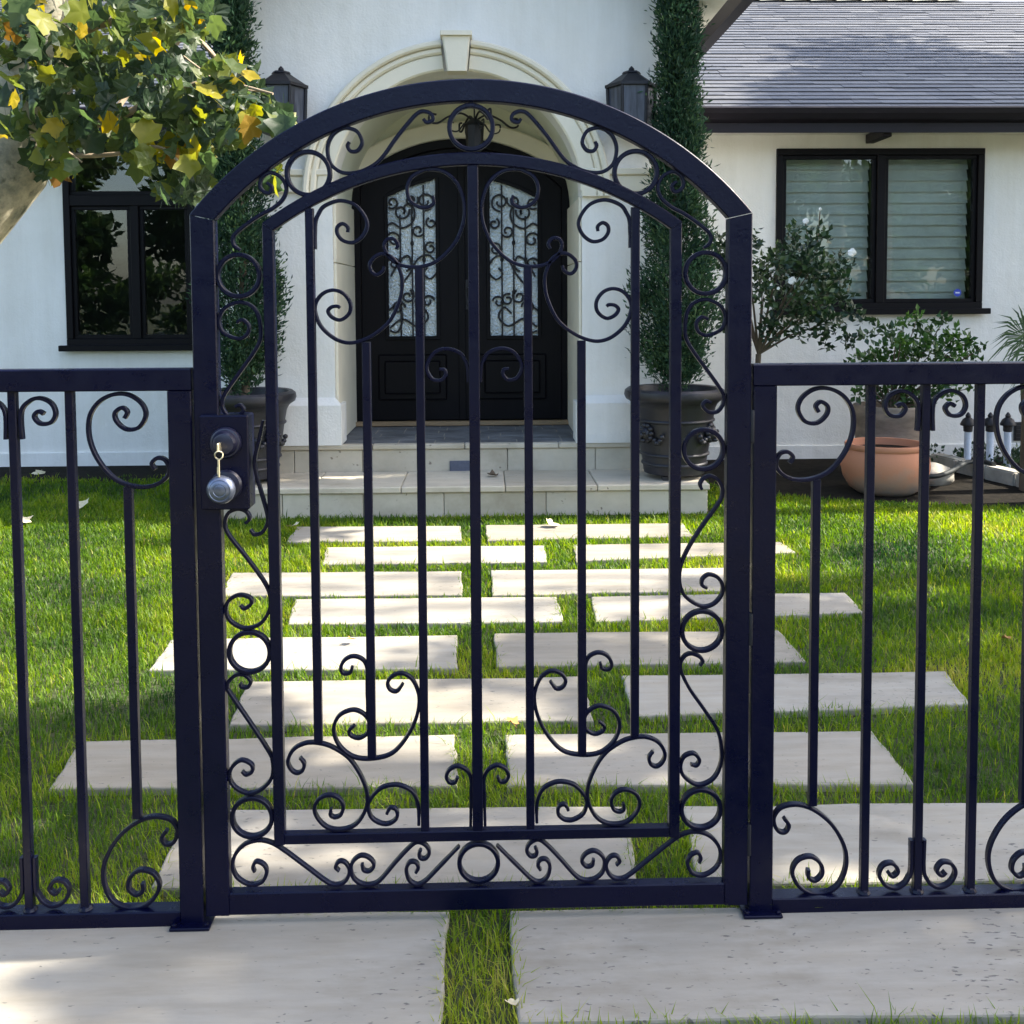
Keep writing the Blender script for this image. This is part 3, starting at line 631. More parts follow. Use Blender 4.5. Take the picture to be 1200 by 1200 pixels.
# roofs of the wings: deck, courses of shingles, gutter, fascia, soffit, rafter tail
SLOPE = .5; RY0 = WING_Y-.45; RIDGE_Y = on_y(1000, 0, 9.6).y
zr = lambda y: GUT1-.02+(y-RY0)*SLOPE
for _ in range(60):
    if on_y(1000, 0, RIDGE_Y).z > zr(RIDGE_Y): RIDGE_Y += .05
def roof(xa, xb):
    d = B(); d.add([(xa, RY0, zr(RY0)-.03), (xb, RY0, zr(RY0)-.03), (xb, RIDGE_Y, zr(RIDGE_Y)-.03), (xa, RIDGE_Y, zr(RIDGE_Y)-.03), (xa, RIDGE_Y+4, zr(RIDGE_Y)-2), (xb, RIDGE_Y+4, zr(RIDGE_Y)-2)], [(0, 1, 2, 3), (3, 2, 5, 4)])
    rf = d.obj('roof', 'fascia', house)
    vs = []; qs = []; tn = []; ncourse = int((RIDGE_Y-RY0)*math.hypot(1, SLOPE)/.115); cy = (RIDGE_Y-RY0)/ncourse
    for i in range(ncourse):
        x = xa-random.uniform(0, .3)
        while x < xb:
            wd = random.uniform(.2, .7); t_ = random.uniform(.004, .009); y0 = RY0+i*cy+random.uniform(-.002, .002)-.01; y1 = y0+cy*1.5
            n0 = len(vs); sg = random.uniform(-.002, .002)
            z0 = zr(y0)-.012; z1 = zr(y1)-.012-.012
            vs += [(x, y0, z0), (x+wd-.003, y0+sg, z0), (x+wd-.003, y1, z1), (x, y1, z1), (x, y0, z0+t_), (x+wd-.003, y0+sg, z0+t_), (x+wd-.003, y1, z1+t_*.6), (x, y1, z1+t_*.6)]
            qs += [(n0+4, n0+5, n0+6, n0+7), (n0, n0+1, n0+5, n0+4), (n0+1, n0+2, n0+6, n0+5), (n0+3, n0, n0+4, n0+7)]
            tn += [random.random()]*8; x += wd
    so = link('shingle', np_mesh('shingle', np.array(vs), np.array(qs), None, np.array(tn)), 'roof', rf); so['kind'] = 'stuff'; so.data.polygons.foreach_set('use_smooth', [False]*len(so.data.polygons)); so.data.update()
    for i in range(int((xb-xa)/.30)):
        if xa+i*.30 > 5.5 or xa+i*.3 < -5.5: continue
        x = xa+i*.30; c_ = B(); c_.add([(x, RIDGE_Y-.13, zr(RIDGE_Y)-.055), (x+.33, RIDGE_Y-.13, zr(RIDGE_Y)-.04), (x+.33, RIDGE_Y, zr(RIDGE_Y)+.045), (x, RIDGE_Y, zr(RIDGE_Y)+.02), (x+.33, RIDGE_Y+.13, zr(RIDGE_Y)-.04), (x, RIDGE_Y+.13, zr(RIDGE_Y)-.055)], [(0, 1, 2, 3), (3, 2, 4, 5)])
        c_.obj('ridge_cap', 'curb', rf)
    gt = B(); prof = [(RY0-.10, GUT1-.005), (RY0-.115, GUT1-.02), (RY0-.10, GUT1-.06), (RY0-.07, GUT1-.10), (RY0-.005, GUT1-.12), (RY0-.005, GUT1-.01)]
    gt.add([(xa, y, z) for y, z in prof]+[(xb, y, z) for y, z in prof], [(i, (i+1) % 6, 6+(i+1) % 6, 6+i) for i in range(6)]+[tuple(range(6)), tuple(range(11, 5, -1))])
    gt.obj('gutter', 'fascia', house)
    fa = B(); fa.box(xa, xb, RY0, RY0+.03, GUT0, GUT1-.005); fa.obj('fascia', 'fascia', house)
    sf = B(); sf.box(xa, xb, RY0+.032, WING_Y+.1, GUT0+.052, GUT0+.075); sf.obj('soffit', 'stucco', house)
roof(XR+.02, 9.0); roof(-9.0, XL-.02)
rt = on_y(1038, 160, WING_Y-.35)
q = B(); q.box(rt.x-.035, rt.x+.035, RY0+.06, WING_Y-.003, GUT0-.025, GUT0+.05, .004); q.obj('rafter_tail', 'fascia', house)
# centre roof
ce = B(); ov = .30; CX = (XL+XR)/2
for sx, xe in ((-1, XL-ov), (1, XR+ov)):
    zt = EAVE-.0+0; zc = GAB+.06
    ce.add([(xe, FRONT_Y-.4, EAVE-ov*.5), (xe, 10, EAVE-ov*.5), (CX, 10, zc), (CX, FRONT_Y-.4, zc), (xe, FRONT_Y-.4, EAVE-ov*.5+.14), (xe, 10, EAVE-ov*.5+.14), (CX, 10, zc+.14), (CX, FRONT_Y-.4, zc+.14)],
           [(0, 1, 2, 3), (4, 7, 6, 5), (0, 4, 5, 1), (0, 3, 7, 4), (1, 5, 6, 2)])
    zt = EAVE-ov*.5
crf = ce.obj('roof', 'fascia', house)
for sx, xe in ((-1, XL-ov), (1, XR+ov)):
    q = B(); q.box(min(xe, xe+sx*.1), max(xe, xe+sx*.1), FRONT_Y-.4, 10, EAVE-ov*.5, EAVE-ov*.5+.13, .01); q.obj('gutter', 'fascia', crf); q = B(); xo = XR if sx > 0 else XL-ov+.102; q.box(xo+.002, xo+ov-.104, FRONT_Y-.39, 10, EAVE-ov*.5-.02, EAVE-ov*.5+.001); q.obj('soffit', 'stucco', crf)

# entry steps (structure): stone blocks, treads, slate porch
steps = empty('entry_steps', (AX, 4.5, 0), kind='structure')
S1Y, S2Y, S1Z = 4.29, 4.86, .174
sx0, sx1 = on_y(252, 580, S1Y).x, on_y(830, 580, S1Y).x
ux0, ux1 = XL-.02, XR+.02
core = B(); core.box(sx0+.02, sx1-.02, S1Y+.03, S2Y+.2, -.05, S1Z-.05); core.box(ux0+.02, ux1-.02, S2Y+.03, DOOR_Y, -.05, PORCH-.06); core.obj('step_core', 'mortar', steps)
def row(name, x0, x1, cuts, y0, y1, z0, z1, c=.004):
    xs = [x0]+[c_ for c_ in cuts if x0 < c_ < x1]+[x1]
    for a, b in zip(xs, xs[1:]): q = B(); q.box(a+.002, b-.002, y0, y1, z0, z1, c); q.obj(name, 'step_stone', steps)
cx = lambda px, Y: on_y(px, 570, Y).x
row('riser_stone', sx0, sx1, [cx(p, S1Y) for p in (330, 425, 520, 640, 745)], S1Y+.012, S1Y+.05, -.04, S1Z-.042)
row('tread_stone', sx0-.01, sx1+.01, [cx(p, S1Y) for p in (365, 470, 592, 700)], S1Y-.01, S2Y+.008, S1Z-.04, S1Z, .006)
row('riser_stone', ux0, ux1, [cx(p, S2Y) for p in (345, 425, 595, 698, 770)], S2Y+.012, S2Y+.05, S1Z-.045, PORCH-.037)
row('tread_stone', ux0-.01, ux1+.01, [cx(p, S2Y) for p in (437, 545, 655, 750)], S2Y-.005, S2Y+.075, PORCH-.035, PORCH, .006)
pm = B(); pm.box(AX-AR+.0, AX+AR, S2Y+.077, DOOR_Y, PORCH-.05, PORCH-.006); pm.obj('porch_bed', 'mortar', steps)
yy = S2Y+.08; ri = 0
while yy < DOOR_Y-.12:
    hh = .17; x = AX-AR+.004-(.11 if ri % 2 else 0)
    while x < AX+AR-.01:
        wd = random.choice((.21, .26, .32)); a = max(x, AX-AR+.004); b = min(x+wd, AX+AR-.004)
        if b-a > .03:
            q = B(); q.box(a+.004, b-.004, yy+.004, yy+hh-.004, PORCH-.03, PORCH-.002+random.uniform(-.002, .001), .003); q.obj('slate_tile', 'slate', steps)
        x += wd
    yy += hh; ri += 1
sp = px_rect(527, 540, 551, 554, S2Y); q = B(); q.box(sp[0], sp[1], S2Y+.002, S2Y+.0115, sp[2], sp[3], .002); q.box(sp[0]+.01, sp[1]-.01, S2Y-.002, S2Y+.0018, sp[2]+.012, sp[3]-.012); q.obj('step_light', 'step_plate', steps)

# ================================================================== GATE AND FENCES
gl_ = on_y(229.8, 600, 0).x; gr_ = on_y(879.6, 600, 0).x; XC = (gl_+gr_)/2
def P2(px, py, Y=.008): return XZ(px, py, Y)
def mir(pts): return [(2*XC-x, z) for x, z in pts]
gate = empty('garden_gate', (XC, .014, 0), 'arched dark blue iron garden gate with scrolls, rings and lock box', 'gate')
FY0, FY1 = .0, .030; IY0, IY1 = .003, .026; BY0, BY1 = .006, .022; CY0, CY1 = .008, .021
# levels and half widths, from the photograph
hw_o = (gr_-gl_)/2; hw_i = XC-on_y(258.5, 600, 0).x
iw_o = XC-on_y(313.4, 600, IY0).x; iw_i = XC-on_y(326.3, 600, IY0).x
def apt(px, py): x, z = P2(px, py, 0); return x-XC, z
# arches as circles on the gate plane
def circ3(a, b, c):
    ax, ay = a; bx, by = b; cx_, cy_ = c; d = 2*(ax*(by-cy_)+bx*(cy_-ay)+cx_*(ay-by))
    ux = ((ax*ax+ay*ay)*(by-cy_)+(bx*bx+by*by)*(cy_-ay)+(cx_*cx_+cy_*cy_)*(ay-by))/d
    uy = ((ax*ax+ay*ay)*(cx_-bx)+(bx*bx+by*by)*(ax-cx_)+(cx_*cx_+cy_*cy_)*(bx-ax))/d
    return ux, uy, math.hypot(ax-ux, ay-uy)
def sym_circle(p_top, p_a, p_b):                         # symmetric about the centre line: fit from top height and two flank points
    zt = p_top[1]; rs = []
    for q in (p_a, p_b):
        x = abs(q[0]); s_ = zt-q[1]; rs.append((x*x+s_*s_)/(2*s_))
    r = sum(rs)/len(rs); return zt-r, r
oz, orr = sym_circle(apt(552, 92), apt(353.5, 142), apt(229, 241)); iz, irr = sym_circle(apt(552, 178), apt(446, 190.5), apt(304, 285))
th_o = (apt(552, 92)[1]-apt(552, 118.5)[1]); th_i = (apt(552, 178)[1]-apt(552, 193)[1])
def arch_strip(cz, r, th, w_out, w_in, y0, y1):
    a0 = math.acos(min(w_out/r, 1)); a1 = math.acos(w_in/(r-th)); n_ = 72
    hi = arc(XC, cz, r, n_, a0, math.pi-a0); lo = arc(XC, cz, r-th, n_, a1, math.pi-a1)
    q = B(); q.strip(lo, hi, y0, y1, .0025); return q, hi[0][1], lo[0][1]
qa, ozo, ozi = arch_strip(oz, orr, th_o, hw_o, hw_i, FY0, FY1); qa.obj('arch_rail', 'iron', gate, 40)
qb, izo, izi = arch_strip(iz, irr, th_i, iw_o, iw_i, IY0, IY1); qb.obj('inner_arch', 'iron', gate, 40)
gz0 = P2(560, 1067, 0)[1]; gz1 = P2(560, 1041.5, 0)[1]
kz0 = P2(560, 986, IY0)[1]; kz1 = P2(560, 974, IY0)[1]
for s_ in (-1, 1):
    q = B(); q.strip([(XC+s_*hw_i, gz0), (XC+s_*hw_i, ozi-.0015)], [(XC+s_*hw_o, gz0), (XC+s_*hw_o, ozo-.0015)], FY0, FY1, .0025); q.obj('stile', 'iron', gate)
    q = B(); q.strip([(XC+s_*iw_i, kz0), (XC+s_*iw_i, izi-.001)], [(XC+s_*iw_o, kz0), (XC+s_*iw_o, izo-.001)], IY0, IY1, .002); q.obj('inner_stile', 'iron', gate)
q = B(); q.strip([(XC-hw_i+.0005, gz0), (XC+hw_i-.0005, gz0)], [(XC-hw_i+.0005, gz1), (XC+hw_i-.0005, gz1)], FY0+.0005, FY1-.0005, .0025); q.obj('bottom_rail', 'iron', gate)
q = B(); q.strip([(XC-iw_i+.0005, kz0), (XC+iw_i-.0005, kz0)], [(XC-iw_i+.0005, kz1), (XC+iw_i-.0005, kz1)], IY0+.0005, IY1-.0005, .002); q.obj('inner_rail', 'iron', gate)
# balusters
zc = lambda x: iz+math.sqrt((irr-th_i)**2-(x-XC)**2)-.001
def bar(x, z0, z1, w=.0185, parent=gate, y0=BY0, y1=BY1, name='baluster'):
    q = B(); q.sweep([(x, z0), (x, z1)], w, y0, y1, .0018); return q.obj(name, 'iron', parent)
bar(XC, kz1+.0005, zc(XC), .0235, y0=BY0-.002)
d1 = XC-on_y(368, 600, BY0).x; d2 = XC-on_y(431.5, 600, BY0).x; d3 = XC-on_y(494, 600, BY0).x
for s_ in (-1, 1):
    bar(XC+s_*d1, P2(374, 870)[1], zc(XC+s_*d1)); bar(XC+s_*d2, P2(436, 888)[1], P2(427, 401)[1]); bar(XC+s_*d3, kz1+.0005, P2(490, 314)[1])
def scroll(px_pts, both=True, parent=gate, wd=.0078, y0=CY0, y1=CY1, name='scroll', k=6):
    w_ = catmull([P2(a, b) for a, b in px_pts], k)
    n_ = len(w_); ws = [wd*(.55+.45*min(1, min(i, n_-1-i)/8)) if False else wd*(1.0 if 3 < i < n_-4 else .85) for i in range(n_)]
    for m_ in ((0, 1) if both else (0,)):
        q = B(); q.sweep(mir(w_) if m_ else w_, wd, y0+(.0006 if m_ else 0), y1, .0016, ws=ws); q.obj(name, 'iron', parent, 40)
G1 = [(507,229),(508,238),(500,243),(490,242),(480,234),(477,221),(481,209),(490,202),(503,198),(520,201),(535,214),(543,234),(544,253),(540,270),(532,286),(516,303),(500,311),(482,313),(466,309),(455,300),(450,289),(453,281),(461,280),(466,286),(464,292)]
G2 = [(450,312),(448,318),(441,322),(435,318),(433,310),(437,303),(445,298),(455,299),(464,307),(470,322),(471,335),(468,352),(458,374),(444,388),(427,398),(409,402),(392,397),(376,383),(369,366),(370,354),(378,344),(390,340),(402,344),(410,355),(409,367),(399,375),(389,372),(384,365),(388,360),(395,359),(398,361)]
G3 = [(369,292),(369,262),(373,250),(380,241),(397,235),(414,239),(425,250),(430,263),(425,276),(414,284),(402,282),(395,274),(395,266),(401,262),(407,266),(407,272)]
G4 = [(548.5,448),(548,432),(545,423),(539,414),(525,409),(511,412),(502,423),(500,433),(506,444),(516,446),(522,440),(521,434),(515,433)]
G5 = [(430.5,842),(430,800),(430,784),(425,774),(414,770),(404,774),(399,783),(402,790),(410,789),(412.5,782)]
G6 = [(472,802),(465,811),(457,809),(454,801),(460,793),(471,790),(482,796),(489,809),(491,823),(487,844),(475,867),(459,884),(438,890),(417,889),(402,880),(393,867),(391,852),(398,839),(413,833),(425,837),(432,846),(431,859),(421,866),(411,863),(409,857),(415,851)]
G7 = [(351,889),(356,896),(354,904),(347,907),(340,902),(337,892),(344,879),(358,872),(374,872),(390,877),(409,890),(423,911),(430,932),(428,950),(418,966),(403,973),(386,972),(374,963),(368,950),(373,938),(386,933),(397,937),(402,946),(399,956),(392,959),(387,956),(387.5,949)]
G8 = [(490.5,968),(490.5,950),(488,938),(483,929),(473,923),(461,921),(446,925),(435,936),(431,946),(435,959),(446,966),(457,966),(465,959),(464,950),(457,948),(453,955)]
G9 = [(551.5,969),(552,930),(552,915),(548,905),(537,899),(527,903),(523,911),(527,918),(533,918),(536,912)]
H1 = [(298,1023),(296,1017),(300,1011),(309,1015),(312,1024),(306,1035),(292,1038),(278,1030),(272,1017),(275,1003),(286,991),(302,986),(318,989),(333,998),(360,1018),(380,1033),(390,1038),(400,1037),(407,1030),(409,1020),(404,1012),(397,1011),(393,1017),(397,1022)]
H2 = [(424,1014),(426,1021),(433,1022),(438,1015),(433,1007),(423,1004),(414,1010),(411,1019),(414,1030),(423,1037),(435,1038),(446,1032),(464,1011),(481,993),(490,988),(499,992),(503,1000),(499,1007),(493,1007),(491,1002),(493,997)]
H3 = [(487,1024),(490,1018),(487,1012),(480,1012),(476,1020),(479,1032),(488,1038),(498,1034),(513,1019),(538,993)]
for sset in (G1, G2, G3, G4, G5, G6, G7, G8, G9, H1, H2, H3): scroll(sset)
L6 = [(277,378),(284,375),(291,382),(289,392),(280,397),(268,394),(259,387),(256,374),(262,362),(275,355),(286,355),(297,361),(303,373),(305,390),(303,402),(295,416),(280,437),(266,457),(260,469),(261,480),(268,488),(278,488),(285,481),(281,475),(275,477)]
L8 = [(312,214),(318,219),(315,226),(308,224),(304,217),(307,207),(317,202),(329,208),(335,220),(331,233),(319,244),(304,252),(288,263),(275,274),(272,281),(274,288),(281,293)]
L10 = [(409,166),(407,171),(411,177),(419,176),(424,167),(420,156),(413,151),(401,150),(390,157),(384,169),(384,182),(389,194),(401,202),(417,202),(433,196),(447,185),(465,160),(485,136),(495,130),(505,133),(507,140),(500,143),(496,139)]
for sset in (L6, L8, L10): scroll(sset)
scroll([(281,710),(286,714),(294,708),(292,701),(280,698),(268,704),(264,716),(270,729),(286,737),(304,732),(315,716),(316,700),(310,684),(290,656),(268,628),(263,614),(267,602),(278,597),(288,600),(292,608),(287,614)], False)
scroll([(283,905),(288,909),(295,905),(294,897),(283,892),(273,898),(268,910),(274,923),(290,931),(306,926),(318,912),(319,893),(313,879),(290,844),(268,812),(266,806),(267,800),(276,792),(286,792),(293,799),(290,806),(283,806),(281,802)], False)
scroll([(308,493),(303,516),(298,538),(299,552),(304,572),(312,600),(313,613),(307,624),(298,627),(293,621)], False)
scroll([(823,574),(821,568),(825,561),(833,558),(842,563),(847,573),(846,584),(840,594),(822,619),(806,645),(798,665),(797,684),(804,700),(822,711),(836,709),(846,698),(847,686),(841,677),(831,674),(824,679),(823,686),(829,690)], False)
scroll([(821,781),(824,775),(818,769),(808,767),(800,773),(798,785),(808,807),(824,830),(841,856),(846,878),(845,897),(836,914),(819,921),(803,912),(798,900),(802,888),(813,884),(820,891),(817,898),(810,897)], False)
def ring(px, py, r=24.2, wd=.0098, both=False):
    x, z = P2(px, py); rr = r*SC(.008)
    for m_ in ((0, 1) if both else (0,)):
        xx = 2*XC-x if m_ else x; q = B(); q.sweep(arc(xx, z, rr, 40, 0, 2*math.pi)[:-1], wd, CY0-.002, CY1+.002, .002, closed=True); q.obj('ring', 'iron', gate, 40)
ring(552, 149, 25.2); ring(361, 203, 24.8, both=True); ring(279, 323, 24.2, both=True); ring(825, 527, 23.6); ring(823, 740, 24); ring(292, 765, 24); ring(295, 959, 23.8, both=True); ring(561, 1012, 23.4)
# lock box, dead bolt, knob
lx0, lz1 = XZ(233, 487, -.012); lx1, lz0 = XZ(293, 597, -.012)
q = B(); q.box(lx0, lx1, -.014, .044, lz0, lz1, .003); lock = q.obj('lock_box', 'iron', gate)
dx, dz = XZ(264, 519, -.02); q = B(); q.disc_y(dx, dz, [(.034, -.0145), (.034, -.020), (.031, -.025), (.028, -.026), (.025, -.034), (.022, -.040), (.015, -.042), (.001, -.0422)]); q.obj('dead_bolt', 'lock_black', lock, 35)
kx, kz = XZ(265, 569, -.02); q = B(); q.disc_y(kx, kz, [(.034, -.0145), (.034, -.019), (.030, -.024), (.013, -.027), (.012, -.040)]); q.obj('rosette', 'lock_black', lock, 35)
q = B(); q.disc_y(kx, kz-.001, [(.013, -.0395), (.022, -.046), (.0295, -.056), (.0305, -.064), (.027, -.072), (.0225, -.075), (.0215, -.0742), (.0185, -.0755), (.0135, -.0765), (.0125, -.0757), (.009, -.0768), (.001, -.077)], 36); q.obj('door_knob', 'knob_steel', lock, 35)
# hinges on the right side
for py in (500, 738, 985):
    z = XZ(879, py, 0)[1]; q = B(); x = XC+hw_o+.0035; q.lathe([(.0062, -.036), (.0068, -.033), (.0068, .033), (.0062, .036)], (x, .006, z), 12); q.obj('hinge', 'iron_old', gate, 40)
# keys
ky = -.043; a = Vector((dx-.005, ky, dz-.004)); rc = Vector((XZ(257.5, 533, -.06)[0], -.058, XZ(257.5, 533, -.06)[1]))
key = empty('key', (a.x, ky, a.z), 'pale brass keys on a ring hanging from the gate dead bolt', 'key')
q = B(); q.box(a.x-.0016, a.x+.0016, -.066, ky+.004, a.z-.009, a.z+.009, .0008); q.obj('key_blade', 'brass', key)
q = B(); q.tube([(rc.x+.0085*math.cos(t*math.pi/12), rc.y-.010+.002*math.sin(t*math.pi/6), rc.z+.0085*math.sin(t*math.pi/12)) for t in range(25)], .0016, 6); q.obj('key_ring', 'brass', key, 60)
q = B(); q.box(rc.x-.0022, rc.x+.0022, -.072, -.0695, rc.z-.046, rc.z-.009, .0008); q.box(rc.x-.0035, rc.x+.0005, -.0722, -.0697, rc.z-.040, rc.z-.024, .0008); q.obj('key_blade', 'brass', key)

# fences either side (the left one mirrors the right one about the gate)
def fence(m_):
    s_ = -1 if m_ else 1; X = lambda x: 2*XC-x if m_ else x
    root = empty('iron_fence', (X(on_y(895, 1090, 0).x), .02, 0), ('low dark iron fence with scrolls and bars left of the gate, on the lock side' if m_ else 'low dark iron fence with scrolls and bars right of the gate, on the hinge side'), 'fence', 'iron fences beside the gate')
    x0, x1 = on_y(881.0, 760, 0).x, on_y(908.2, 760, 0).x; zt1 = P2(895, 427, 0)[1]; zt0 = P2(895, 452.5, 0)[1]; zb1 = P2(905, 1054, 0)[1]; zb0 = P2(905, 1078, 0)[1]
    b3 = on_y(1082.5, 760, BY0).x; END = b3*2-x0; FD1 = .046
    MM = lambda pts: mir(pts) if m_ else pts
    def st(name, lo, hi, y0, y1, c=.0025): q = B(); q.strip(MM(lo), MM(hi), y0, y1, c); return q.obj(name, 'iron', root)
    for a_, b_ in ((x0, x1), (END-(x1-x0), END)):
        st('post', [(a_, .008), (a_, zt0-.0008)], [(b_, .008), (b_, zt0-.0008)], 0, FD1)
        q = B(); q.box(min(X(a_-.018), X(b_+.018)), max(X(a_-.018), X(b_+.018)), -.022, .075, .001, .0078, .0015)
        for bx_ in (a_-.009, b_+.009):
            for by_ in (-.012, .064): q.lathe([(.0055, .0079), (.0055, .0125), (.003, .014)], (X(bx_), by_, 0), 6)
        q.obj('base_plate', 'iron', root)
    st('top_rail', [(x0, zt0), (END, zt0)], [(x0, zt1), (END, zt1)], 0, .044)
    st('bottom_rail', [(x1+.0004, zb0), (END-(x1-x0)-.0004, zb0)], [(x1+.0004, zb1), (END-(x1-x0)-.0004, zb1)], .001, .043)
    by0, by1 = .012, .030
    zt, zb = zt0-.0004, zb1+.0004
    bx1 = on_y(956.5, 760, BY0).x; bx2 = on_y(1019, 760, BY0).x
    zs0 = P2(956, 946)[1]; zs1 = P2(958, 563)[1]
    def fbar(x, z0, z1, w=.0182): bar(X(x), z0, z1, w, root, by0, by1)
    for xx, z0, z1 in ((bx1, zs0, zs1), (bx2, zb, zt), (b3, zb, zt), (2*b3-bx2, zb, zt), (2*b3-bx1, zs0, zs1)): fbar(xx, z0, z1)
    for xx in (bx2, b3, 2*b3-bx2):
        q = B(); q.lathe([(.016, 0), (.013, .006), (.0095, .008)], (X(xx), .021, zb+.0002), 10); q.obj('bar_collar', 'iron', root)
    def fs(pts):
        w_ = catmull([P2(a_, b_, .015) for a_, b_ in pts], 6)
        for mm in (0, 1):
            c_ = [(2*b3-x, z) for x, z in w_] if mm else w_; q = B(); q.sweep(MM(c_), .0085, .014, .0285, .0016); q.obj('scroll', 'iron', root, 40)
    fs([(926,543),(930,536),(924,530),(915,532),(910,543),(915,554),(930,562),(950,562),(972,553),(990,532),(1000,507),(1000,482),(990,465),(974,456),(956,456),(941,466),(936,480),(944,494),(958,496),(969,487),(971,477),(963,471),(957,476),(960,483)])
    fs([(919.5,960),(925,968),(921,976),(913,975),(908,967),(908,957),(917,947),(936,944),(956,951),(976,968),(990,993),(992,1016),(983,1038),(966,1048),(948,1047),(934,1036),(929,1022),(936,1009),(951,1005),(962,1013),(964,1025),(956,1033),(948,1029),(948,1020)])
    fs([(1094,505),(1094.5,474),(1105,461),(1117,458),(1129,464),(1133,476),(1127,486),(1115,487),(1109,479),(1114,473),(1120,476)])
    fs([(1069,985),(1068.5,1020),(1065,1030),(1060,1037),(1050,1042),(1038,1038),(1031,1026),(1036,1015),(1047,1013),(1053,1022),(1047,1028),(1042,1024)])
fence(0); fence(1)

# ================================================================== LANTERNS, POTS, PLANTS
def lantern(px, label):
    c = on_y(px, 120, FRONT_Y-.17); zt = on_y(px, 78, FRONT_Y-.17).z; zb = on_y(px, 160, FRONT_Y-.17).z; w_ = .155
    root = empty('wall_lantern', (c.x, FRONT_Y-.17, zb), label, 'lantern', 'wall lanterns beside the entry arch')
    x, y = c.x, FRONT_Y-.17; cap0 = zt-.145
    def hexp(r): return [(x+r*math.cos(R(60*i)), y+r*math.sin(R(60*i))) for i in range(6)]
    def frus(q, r0, z0, r1, z1):
        a_, b_ = hexp(r0), hexp(r1); q.add([(p[0], p[1], z0) for p in a_]+[(p[0], p[1], z1) for p in b_], [(i, (i+1) % 6, 6+(i+1) % 6, 6+i) for i in range(6)]+[tuple(range(5, -1, -1)), tuple(range(6, 12))])
    q = B(); frus(q, w_*1.16, cap0, w_*1.16, cap0+.02); frus(q, w_*1.10, cap0+.0205, w_*.38, cap0+.095); frus(q, w_*.42, cap0+.096, w_*.36, cap0+.11); q.lathe([(.012, .1105), (.02, .122), (.018, .132), (.004, .147)], (x, y, cap0), 8); q.obj('lantern_roof', 'iron_old', root)
    q = B(); frus(q, w_*.93, zb+.05, w_*1.0, cap0-.001); q.obj('lantern_glass', 'lantern_glass', root)
    q = B()
    a_, b_ = hexp(w_*.98), hexp(w_*1.05)
    for i in range(6): q.tube([(a_[i][0], a_[i][1], zb+.045), (b_[i][0], b_[i][1], cap0-.002)], .011, 6)
    frus(q, w_*1.02, zb+.028, w_*1.02, zb+.048); frus(q, w_*.5, zb, w_*.95, zb+.0275); q.obj('lantern_frame', 'iron_old', root)
    q = B(); q.box(x-.05, x+.05, FRONT_Y-.018, FRONT_Y-.002, zb+.05, zt-.06, .004); q.box(x-.014, x+.014, FRONT_Y-.05, FRONT_Y-.0185, zb+.2, zb+.23); q.obj('wall_bracket', 'iron_old', root)
lantern(740, 'dark hexagonal wall lantern right of the entry arch beside the cypress'); lantern(330, 'dark hexagonal wall lantern left of the entry arch behind the leaves')
# hanging lantern in the entry vault
hp = on_y(556, 150, 5.35); hl = empty('hanging_lantern', (hp.x, 5.35, hp.z), 'black iron hanging lantern with scroll arms under the entry vault', 'lantern')
topz = AZ+math.sqrt(AR**2-(hp.x-AX)**2)
q = B(); q.lathe([(.05, 0), (.045, -.02), (.012, -.03), (.008, -.10)], (hp.x, 5.35, topz-.002), 12); q.tube([(hp.x, 5.35, topz-.1), (hp.x, 5.35, hp.z+.06)], .006); q.obj('hanging_rod', 'iron_old', hl)
q = B(); q.lathe([(.02, .07), (.075, .03), (.085, .02), (.07, .015), (.06, -.16), (.05, -.17), (.01, -.20)], (hp.x, 5.35, hp.z), 8); q.obj('lantern_body', 'iron_old', hl)
for i in range(4):
    an = R(20+90*i); pts = catmull([(.02, .06), (.10, .10), (.20, .07), (.28, .02), (.34, .03), (.34, .08), (.29, .08)], 5)
    q = B(); q.tube([(hp.x+math.cos(an)*u, 5.35+math.sin(an)*u, hp.z+h) for u, h in pts], .008, 6); q.obj('scroll_arm', 'iron_old', hl, 50)
    pts = catmull([(.08, .03), (.13, -.03), (.19, -.02), (.20, .03), (.16, .03)], 5)
    q = B(); q.tube([(hp.x+math.cos(an)*u, 5.35+math.sin(an)*u, hp.z+h) for u, h in pts], .006, 6); q.obj('scroll_arm', 'iron_old', hl, 50)

